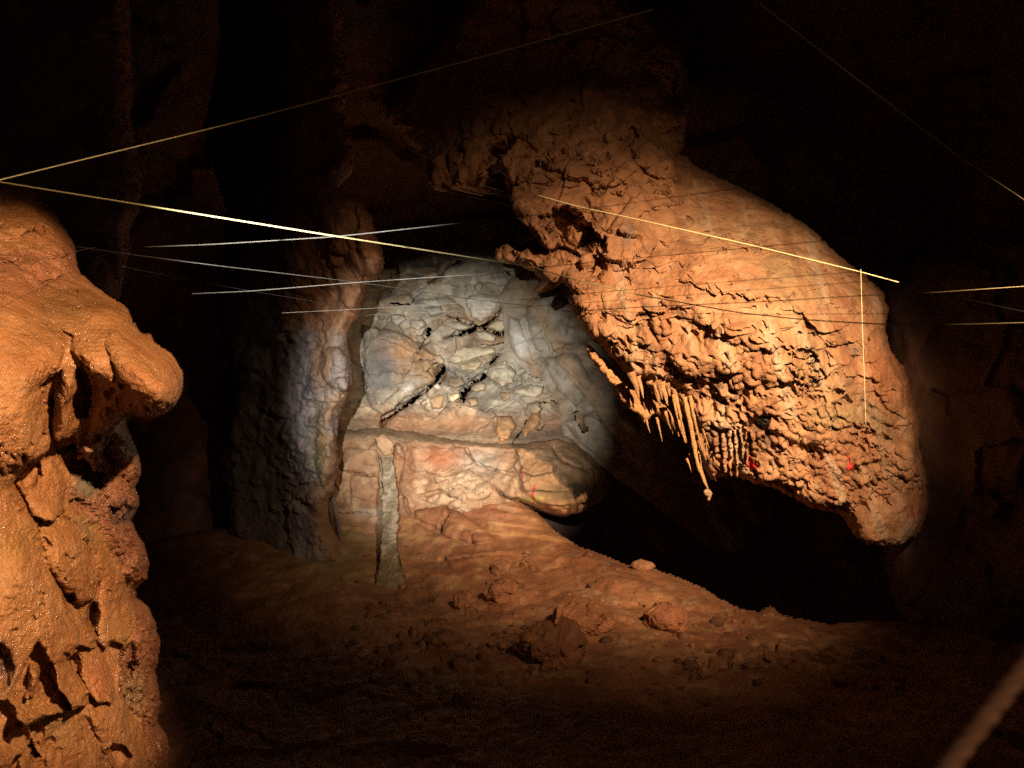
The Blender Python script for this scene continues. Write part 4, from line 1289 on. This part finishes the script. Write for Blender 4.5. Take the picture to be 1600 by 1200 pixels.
# triangular hollow in the front mass, with pegs
co.plate([(12, 1064), (34, 1020), (58, 978), (72, 990), (86, 1030), (92, 1060), (112, 1082), (112, 1112), (86, 1102), (60, 1108), (30, 1092)], -56, 16)
co.plate([(46, 1032), (62, 1030), (62, 1045), (54, 1062), (52, 1078), (38, 1076), (44, 1055)], 46, 8)
co.plate([(22, 1076), (40, 1066), (52, 1088), (36, 1104), (26, 1094)], 28, 8)
co.plate([(56, 1048), (74, 1036), (90, 1058), (92, 1078), (78, 1090), (56, 1086)], -34, 10)
co.plate([(-40, 980), (-2, 975), (18, 990), (24, 1020), (14, 1050), (0, 1062), (-40, 1060)], -36, 16)
co.plate([(-60, 1070), (14, 1072), (30, 1100), (46, 1140), (50, 1160), (20, 1160), (-60, 1150)], -30, 12)
co.plate([(6, 1190), (26, 1165), (50, 1160), (64, 1185), (52, 1190), (46, 1178), (34, 1180), (36, 1210), (6, 1225)], -40, 10)
co.plate([(186, 1020), (206, 1004), (214, 1030), (208, 1056), (196, 1054), (188, 1040)], -28, 8)
# drips
co.drips(26, [(205, 600), (286, 590), (280, 640), (205, 650)], (5, 10), (1.2, 2.2), 0.7, 0, 141, 5)
co.drips(40, [(-60, 640), (75, 640), (85, 705), (0, 740), (-60, 730)], (6, 15), (1.1, 2.2), 0.3, 0, 142, 4)
co.drips(90, [(-200, 460), (100, 520), (75, 700), (-200, 720)], (10, 36), (0.8, 1.6), 0.09, 0, 143, 2)
co.drips(150, [(-100, 720), (20, 740), (70, 900), (160, 1010), (220, 1150), (240, 1250), (-100, 1250)], (8, 26), (0.9, 1.8), 0.2, -0.3, 144, 4)
co.drips(60, [(110, 540), (200, 560), (230, 640), (140, 690)], (6, 16), (0.9, 1.8), 0.35, 0, 145, 4)
co.drips(60, [(60, 820), (150, 830), (205, 1000), (150, 1000)], (7, 22), (0.9, 1.6), 0.22, 0, 146, 4)

co.pits(46, [(205, 606), (230, 612), (284, 600), (280, 630), (250, 648), (205, 650)], (1.6, 4.5), (1.6, 3.2), 4.5, 1.5, 191)
co.pits(60, [(-20, 670), (78, 655), (84, 700), (40, 716), (-20, 716)], (1.8, 5), (1.2, 2.4), 2.6, 1.5, 192)
co.pits(40, [(110, 560), (200, 570), (215, 640), (150, 690), (130, 660)], (2, 5), (1.2, 2.4), 2.4, 1.4, 193)
co.pits(130, [(60, 830), (200, 900), (205, 1000), (240, 1230), (-60, 1230), (-60, 960), (60, 940)], (2, 5.5), (1.2, 2.4), 2.2, 1.3, 194)
co.pits(90, [(212, 800), (234, 880), (248, 1000), (246, 1120), (206, 1080), (200, 900)], (1.2, 3.2), (1.0, 1.6), 3.5, 1.3, 195)
for zz, nn, ss in (([(-60, 600), (70, 610), (84, 690), (-60, 700)], 260, 196), ([(60, 830), (130, 840), (150, 900), (90, 900)], 160, 197), ([(-60, 900), (70, 890), (130, 1000), (-60, 970)], 200, 198), ([(120, 1090), (220, 1110), (236, 1200), (120, 1200)], 160, 199), ([(205, 540), (286, 580), (270, 630), (210, 610)], 120, 200), ([(50, 1130), (140, 1120), (120, 1200), (50, 1200)], 120, 201)):
    co.drips(nn, zz, (2.5, 7), (0.7, 1.3), 0.32, -.2, ss, 3)
ROUGH_R = [(204, 655), (150, 680), (112, 705), (106, 790), (130, 806), (158, 828), (172, 862), (194, 902), (206, 950), (208, 1000), (180, 1020), (180, 1080), (196, 1104), (218, 1130), (238, 1190), (244, 1420), (300, 1420), (300, 655)]


def rough_co(s, P):
    X, Y = s.X, s.Y
    wr = np.where(inside(s.WX, s.WY, ROUGH_R), np.clip(seg_dist(X, Y, ROUGH_R) / 8, 0, 1), 0)
    s.wr = wr
    h, j, r = facets(P * 13 + fbm(P * 9, 3, 5)[..., None] * .4, 151)
    porous = -0.016 * np.clip(.16 - np.abs(gnoise(P * 42, 152)), 0, 1) * 5
    rough = 0.02 * h + 0.035 * fbm(P * 7, 4, 153) + porous + 0.012 * fbm(P * 24, 4, 157, ridged=True)
    smooth = 0.02 * fbm(P * 4, 3, 154) + 0.004 * fbm(P * 22, 3, 155)
    up = sstep(470, 420, Y)
    glint = 0.0034 * fbm(P * 75, 2, 156) * (.4 + 1.2 * sstep(-.1, .25, fbm(P * 5, 3, 158)))
    return wr * rough + (1 - wr) * (smooth + glint) + up * (0.012 * h + 0.012 * fbm(P * 12, 4, 159))


def col_co(s, P):
    X, Y = s.X, s.Y
    n = fbm(P * 5, 4, 161)
    n2 = fbm(P * 14, 4, 162)
    c = lerp(C(206, 144, 84), C(192, 128, 72), sstep(-.25, .25, n))
    c = lerp(c, C(216, 160, 104), sstep(.05, .4, n2) * .45)
    c = lerp(c, C(176, 128, 56), np.exp(-((X - 30) / 70) ** 2 - ((Y - 840 + X * .3) / 22) ** 2) * .6)
    c = lerp(c, C(150, 116, 64), np.clip(np.exp(-((X - 95) / 40) ** 2 - ((Y - 475) / 30) ** 2), 0, 1) * .55)
    c = lerp(c, C(186, 122, 84), sstep(470, 430, Y) * sstep(370, 400, Y) * .6)
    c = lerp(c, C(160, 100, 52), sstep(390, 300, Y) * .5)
    c = lerp(c, C(150, 92, 62), s.wr * .75)
    c = lerp(c, C(196, 164, 122), np.exp(-((X - 165) / 32) ** 2 - ((Y - 682 + (X - 165) * .4) / 16) ** 2) * .9)
    c = lerp(c, C(190, 130, 86), np.exp(-((X - 160) / 18) ** 2 - ((Y - 720) / 18) ** 2) * .8)
    c = lerp(c, C(140, 124, 92), np.clip(np.exp(-((X - 134) / 22) ** 2 - ((Y - 760) / 18) ** 2) * 1.3, 0, 1) * .9)
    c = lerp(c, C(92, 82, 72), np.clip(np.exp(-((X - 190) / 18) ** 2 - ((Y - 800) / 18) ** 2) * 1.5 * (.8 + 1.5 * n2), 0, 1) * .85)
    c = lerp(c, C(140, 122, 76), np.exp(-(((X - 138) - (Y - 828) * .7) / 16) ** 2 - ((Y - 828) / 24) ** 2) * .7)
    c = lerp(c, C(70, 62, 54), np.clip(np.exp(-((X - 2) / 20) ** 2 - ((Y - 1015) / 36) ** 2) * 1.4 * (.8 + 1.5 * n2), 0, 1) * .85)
    c = lerp(c, C(150, 126, 72), np.exp(-((X - 90) / 36) ** 2 - ((Y - 1135) / 26) ** 2) * .6)
    c = lerp(c, C(134, 116, 70), np.exp(-((X - 208) / 20) ** 2 - ((Y - 1080) / 34) ** 2) * .7)
    c = lerp(c, C(206, 120, 76), np.exp(-((X - 155) / 20) ** 2 - ((Y - 1050) / 26) ** 2) * .7)
    c = lerp(c, C(222, 206, 172), np.clip(1.6 * np.exp(-((X - 212) / 5) ** 2 - ((Y - 494 - (X - 212) * 1.2) / 8) ** 2) - .3, 0, 1))
    return c


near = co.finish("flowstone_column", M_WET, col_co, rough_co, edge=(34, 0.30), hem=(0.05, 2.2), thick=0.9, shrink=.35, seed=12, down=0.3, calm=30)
tag(near, "wet glistening orange flowstone column with a nose like bulge, close on the left", "flowstone column")

stone([(104, 742), (118, 736), (146, 746), (156, 758), (150, 772), (138, 784), (122, 778)], 22, C(140, 124, 94), co, near, mat=M_ROCK, step=1.0, thick=.06, rough=.006, seed=300)
stone([(166, 792), (178, 782), (196, 780), (206, 796), (200, 812), (184, 818), (170, 808)], 14, C(88, 80, 72), co, near, mat=M_ROCK, step=1.0, thick=.06, rough=.008, seed=301)
stone([(163, 699), (176, 690), (195, 685), (204, 700), (197, 716), (184, 728), (176, 712)], 14, C(170, 132, 100), co, near, mat=M_ROCK, step=1.0, thick=.06, rough=.004, seed=302)
stone([(136, 712), (158, 701), (172, 712), (178, 730), (166, 742), (150, 730)], 12, C(178, 122, 78), co, near, mat=M_ROCK, step=1.0, thick=.06, rough=.004, seed=303)

# ================================================================== STONE POST by the ledge
po_out = [(584, 684), (596, 678), (609, 682), (614, 694), (614, 712), (618, 740), (622, 770), (623, 810), (621, 850), (625, 880), (632, 908), (640, 924), (578, 924), (586, 905), (593, 872), (596, 830), (596, 790), (597, 750), (596, 715), (590, 700)]
po = Face(po_out, [(600, 690, 8.3), (600, 760, 8.1), (600, 830, 7.75), (600, 915, 7.2), (625, 800, 7.92), (585, 800, 7.92)], 1.0, margin=2)
for yy in (742, 768, 800, 823, 846, 872):
    po.crack([(592, yy), (606, yy + (yy % 7) - 3), (626, yy + (yy % 5))], 1.6, 2.2)
po.crack([(594, 711), (606, 714), (617, 711)], 2.5, 4)



def rough_po(s, P):
    return .022 * facets(P * 10 + fbm(P * 9, 3, 4)[..., None] * .4, 171)[0] + .03 * fbm(P * 9, 4, 172) + .008 * fbm(P * 40, 3, 174)


def col_po(s, P):
    n = fbm(P * 9, 4, 173)
    c = lerp(C(164, 154, 134), C(128, 116, 94), sstep(-.2, .25, n))
    top = sstep(715, 709, s.Y)
    c = lerp(c, C(168, 132, 100), top * .8)
    return lerp(c, C(120, 104, 78), sstep(840, 915, s.Y) * .85)


post = po.finish("stone_post", M_ROCK, col_po, rough_po, edge=(4, 0.03), hem=(0.09, 4.5), thick=.14, shrink=.05, seed=13, calm=4)
tag(post, "slender grey stone post with an orange capping stone, standing against the ledge", "stone post")
stone([(600, 962), (608, 950), (614, 955), (610, 975), (602, 980)], 3, C(70, 58, 48), fl, floor_o, seed=400)

# ================================================================== LOOSE BOULDERS on the floor


def boulder(px, py, w, h, label, seed, col=(148, 98, 66), depth=None, group=None, tilt=0.0):
    d = depth or float(fl.depth_at(np.array([[px]], np.float32), np.array([[py + h * .35]], np.float32))[0, 0])
    bm = bmesh.new()
    bmesh.ops.create_icosphere(bm, subdivisions=6 if w > 50 else 5, radius=1)
    V = np.array([v.co[:] for v in bm.verts], np.float32)
    T = np.array([[l.vert.index for l in f.loops] for f in bm.faces], np.int32)
    bm.free()
    N = V.copy()
    rx, rz = w / 2 / F * d, h / 2 / F * d
    V = V * np.array([rx, (rx + rz) * .5, rz])
    hh, j, r = facets(V * (1.1 / rx) + seed, 200 + seed)
    V = V + N * (rz * (.34 * hh * (w > 38) + .16 * hh + .30 * fbm(V * (1.6 / rx) + seed, 4, seed) + .12 * fbm(V * (6 / rx) + seed, 4, seed + 4, ridged=True)))[:, None]
    ca, sa = math.cos(tilt), math.sin(tilt)
    V = np.stack([V[:, 0] * ca - V[:, 2] * sa, V[:, 1], V[:, 0] * sa + V[:, 2] * ca], 1)
    c = np.array(U(px, py, d)) + np.array([0, rx * .25, 0])
    base = C(*col)
    n = fbm(V * (2.2 / rx) + seed, 4, seed + 9)
    V[:, 2] -= rz * .12
    cols = lerp(np.broadcast_to(base, V.shape), base * 1.35, sstep(-.1, .4, n))
    V = V + c
    o = new_mesh("boulder", V, np.zeros((0, 4)), T, cols, M_MUD, (c[0], c[1], V[:, 2].min()))
    tag(o, label, "boulder", group)
    return o


G = "boulders lying on the clay floor"
boulder(866, 1015, 96, 62, "largest rounded boulder, lowest on the clay floor with a dark shaded left end", 3, group=G, tilt=-.15)
boulder(912, 967, 88, 50, "broad low boulder just behind the largest one on the floor", 5, group=G)
boulder(1040, 965, 60, 42, "pale brown rounded boulder on the right of the floor group", 8, (166, 110, 76), group=G)
boulder(786, 926, 42, 40, "upright dark split boulder in the middle of the floor", 11, group=G)
boulder(783, 888, 30, 24, "small round boulder behind the upright split one", 14, (142, 100, 72), group=G)
boulder(726, 940, 34, 28, "small leaning boulder half sunk left of the split one", 17, group=G)
boulder(1005, 884, 34, 16, "flat stone crowning the crest at the edge of the pit", 19, (150, 106, 76), group=G)
boulder(690, 998, 56, 22, "low muddy hump of stone at the dim left of the floor", 26, (120, 82, 56), group=G)

# clods and grit strewn over the clay
rng = np.random.default_rng(9)
bm = bmesh.new()
bmesh.ops.create_icosphere(bm, subdivisions=2, radius=1)
IV = np.array([v.co[:] for v in bm.verts], np.float32)
IT = np.array([[l.vert.index for l in f.loops] for f in bm.faces], np.int32)
bm.free()
VV, TT, CC = [], [], []
zone = [(560, 880), (640, 850), (720, 850), (860, 850), (960, 885), (1120, 935), (1300, 985), (1420, 990), (1420, 1080), (1200, 1100), (700, 1110), (540, 1020)]
n_ = 0
cl = rng.uniform(0, 1, (14, 2)) * np.array([800, 200]) + np.array([580, 860])
while n_ < 700:
    if rng.random() < .55:
        c0 = cl[rng.integers(14)]
        x, y = c0 + rng.normal(0, 1, 2) * np.array([42, 16])
    else:
        x, y = rng.uniform(540, 1420), rng.uniform(850, 1110)
    if not inside(np.array([[x]]), np.array([[y]]), zone)[0, 0]:
        continue
    j_, i_ = int((y - fl.y[0]) / fl.step), int((x - fl.x[0]) / fl.step)
    if not (0 <= j_ < fl.P.shape[0] and 0 <= i_ < fl.P.shape[1]):
        continue
    p = fl.P[j_, i_]
    r = 0.006 * (9 ** (rng.random() ** 3.2))
    q = IV * (1 + .35 * fbm(IV * 1.3 + n_ * 3.7, 2, n_ % 50)[:, None] * 2) * np.array([r * rng.uniform(.8, 1.6), r * rng.uniform(.8, 1.3), r * rng.uniform(.5, .95)])
    an = rng.uniform(0, 6.28)
    q = np.stack([q[:, 0] * math.cos(an) - q[:, 1] * math.sin(an), q[:, 0] * math.sin(an) + q[:, 1] * math.cos(an), q[:, 2]], 1)
    VV.append(q + p + np.array([0, 0, r * .1]))
    TT.append(IT + n_ * len(IV))
    CC.append(np.broadcast_to(C(*(np.array([134, 92, 64]) * rng.uniform(.7, 1.15))), IV.shape))
    n_ += 1
rub = new_mesh("rubble", np.concatenate(VV), np.zeros((0, 4)), np.concatenate(TT), np.concatenate(CC), M_MUD, (0, 0, 0))
tag(rub, "small clods and grit strewn over the brown clay floor", "rubble", kind='stuff')

# ================================================================== SURVEY STRINGS
SG = "survey strings stretched across the cave"


def string(pts, label, w=2.3, group=SG, mat=None):
    P = [U(x, y, d) for x, y, d in pts]
    r = [max(0.0005, w * (.46 if mat is None else .70) / 2 / F * d) for x, y, d in pts]
    o = tube("survey_string", P, r, mat or M_DIM, 6, None, None, 0, 0, 10)
    tag(o, label, "string", group)
    return o


string([(-60, 275, 2.2), (0, 284.5, 2.15), (300, 333, 2.0), (530, 370, 2.1), (830, 417, 3.6), (900, 437, 4.3), (1000, 461, 4.4), (1150, 488, 3.0), (1260, 500, 2.0), (1385, 507, 1.9), (1500, 507, 2.7), (1680, 502, 3.5)], "brightest string, sloping from the near column down across the whole view to the right", 2.7, SG, M_MAIN)
string([(-60, 296, 2.2), (0, 281, 2.3), (390, 186, 2.3), (800, 76, 1.9), (1020, 15, 1.7)], "pale string climbing from the top of the near column into the dark roof", 2.4, SG, M_TWINE)
string([(225, 386, 2.2), (330, 382, 2.2), (530, 369.5, 2.25), (760, 344, 2.2), (870, 333, 2.1), (1140, 296, 1.7), (1300, 272, 1.5)], "string crossing the brightest one in front of the pillar and rising to the right", 2.1)
string([(110, 384, 2.6), (200, 397, 2.3), (330, 414, 2.3), (560, 441, 3.0), (770, 472, 5.0), (830, 478, 6.5)], "string running from the knob of the near column down to the grey back wall", 2.0)
string([(300, 459, 2.6), (390, 455, 2.7), (560, 441, 2.8), (770, 427, 2.8), (890, 413, 2.3), (1270, 378, 1.7), (1420, 364, 1.5)], "string crossing the pillar base level with the bulge and rising over the flowstone", 2.0)
string([(190, 416, 2.8), (290, 437, 3.0), (400, 456, 3.4), (560, 482, 5.0), (640, 495, 6.5)], "faint string lowest on the left, meeting another in the dark left of the pillar", 1.5)
string([(440, 489, 3.4), (560, 483, 3.4), (640, 478, 3.4), (830, 467, 3.2), (920, 458, 3.0), (1140, 440, 2.0), (1345, 424, 1.7), (1500, 411, 1.6), (1680, 396, 1.5)], "long string over the grey wall reaching the foot of the hanging thread", 1.6)
string([(560, 493, 3.6), (740, 485, 3.4), (900, 474, 2.6), (1100, 459, 2.0), (1345, 440, 1.7), (1400, 436, 1.6)], "thin string just below the long one across the flowstone", 1.3)
string([(880, 487, 2.4), (1000, 480, 2.0), (1200, 471, 1.7), (1345, 462, 1.7), (1460, 457, 2.6), (1680, 442, 3.6)], "string across the flowstone brightening as it leaves to the right edge", 1.8, SG, M_TWINE)
string([(860, 484, 2.4), (1000, 488, 2.0), (1200, 492, 1.7), (1345, 490, 1.6), (1600, 491, 1.5)], "faintest level string just above the brightest one's right end", 1.2)
string([(840, 305, 4.6), (900, 322, 4.6), (1010, 346, 4.4), (1180, 384.5, 4.2), (1345, 425, 4.0), (1404, 441, 3.95)], "gold lit string sloping over the flowstone to the top of the hanging thread", 2.6, SG, M_TWINE)
string([(1490, 463, 2.5), (1540, 474, 2.8), (1600, 487, 3.1), (1680, 505, 3.4)], "short faint string sloping down at the dark right edge", 1.5)
string([(1345, 421, 4.0), (1347, 500, 4.0), (1350, 580, 4.0), (1353, 668, 4.0)], "plumb thread hanging straight down in front of the flowstone", 1.7, None, M_TWINE)
string([(1180, 0, 1.5), (1350, 132, 1.3), (1500, 246, 1.9), (1600, 312, 2.6), (1700, 380, 3.2)], "lone string falling through the dark at the upper right", 1.7, SG, M_TWINE)
string([(-60, 95, 3.4), (100, 125, 3.5), (250, 165, 3.6), (360, 192, 3.7), (560, 240, 3.9)], "barely seen string high on the left under the climbing one", 1.2)
string([(-60, 445, 1.65), (0, 424, 1.75), (60, 404, 1.9), (118, 393, 2.3), (150, 386, 2.6)], "dark thread drawn over the cracked knob of the near column", 1.2)

# ================================================================== HANDRAIL ROPE close to the lens
rp = [U(1400, 1300, .36), U(1480, 1195, .36), U(1540, 1120, .36), U(1605, 1038, .37), U(1690, 925, .38)]
rope = bpy.data.objects.new("handrail_rope", None)
rope.location = rp[2]
COL.objects.link(rope)
tag(rope, "blurred brown hemp rope crossing the lower right corner close to the viewer", "rope")
a, b = np.array(rp[0]), np.array(rp[-1])
ax = (b - a) / np.linalg.norm(b - a)
e1 = np.cross(ax, [0, 1, 0])
e1 /= np.linalg.norm(e1)
e2 = np.cross(ax, e1)
rr = 17 / F * .36
for k in range(3):
    pts = []
    for t in np.linspace(0, 1, 60):
        th = t * 2 * math.pi * 5 + k * 2 * math.pi / 3
        pts.append(a + (b - a) * t + (e1 * math.cos(th) + e2 * math.sin(th)) * rr * .36)
    st = tube("strand", pts, [rr * .66] * 60, M_ROPE, 8, rope, C(140, 96, 62), 0.15, k, 2)
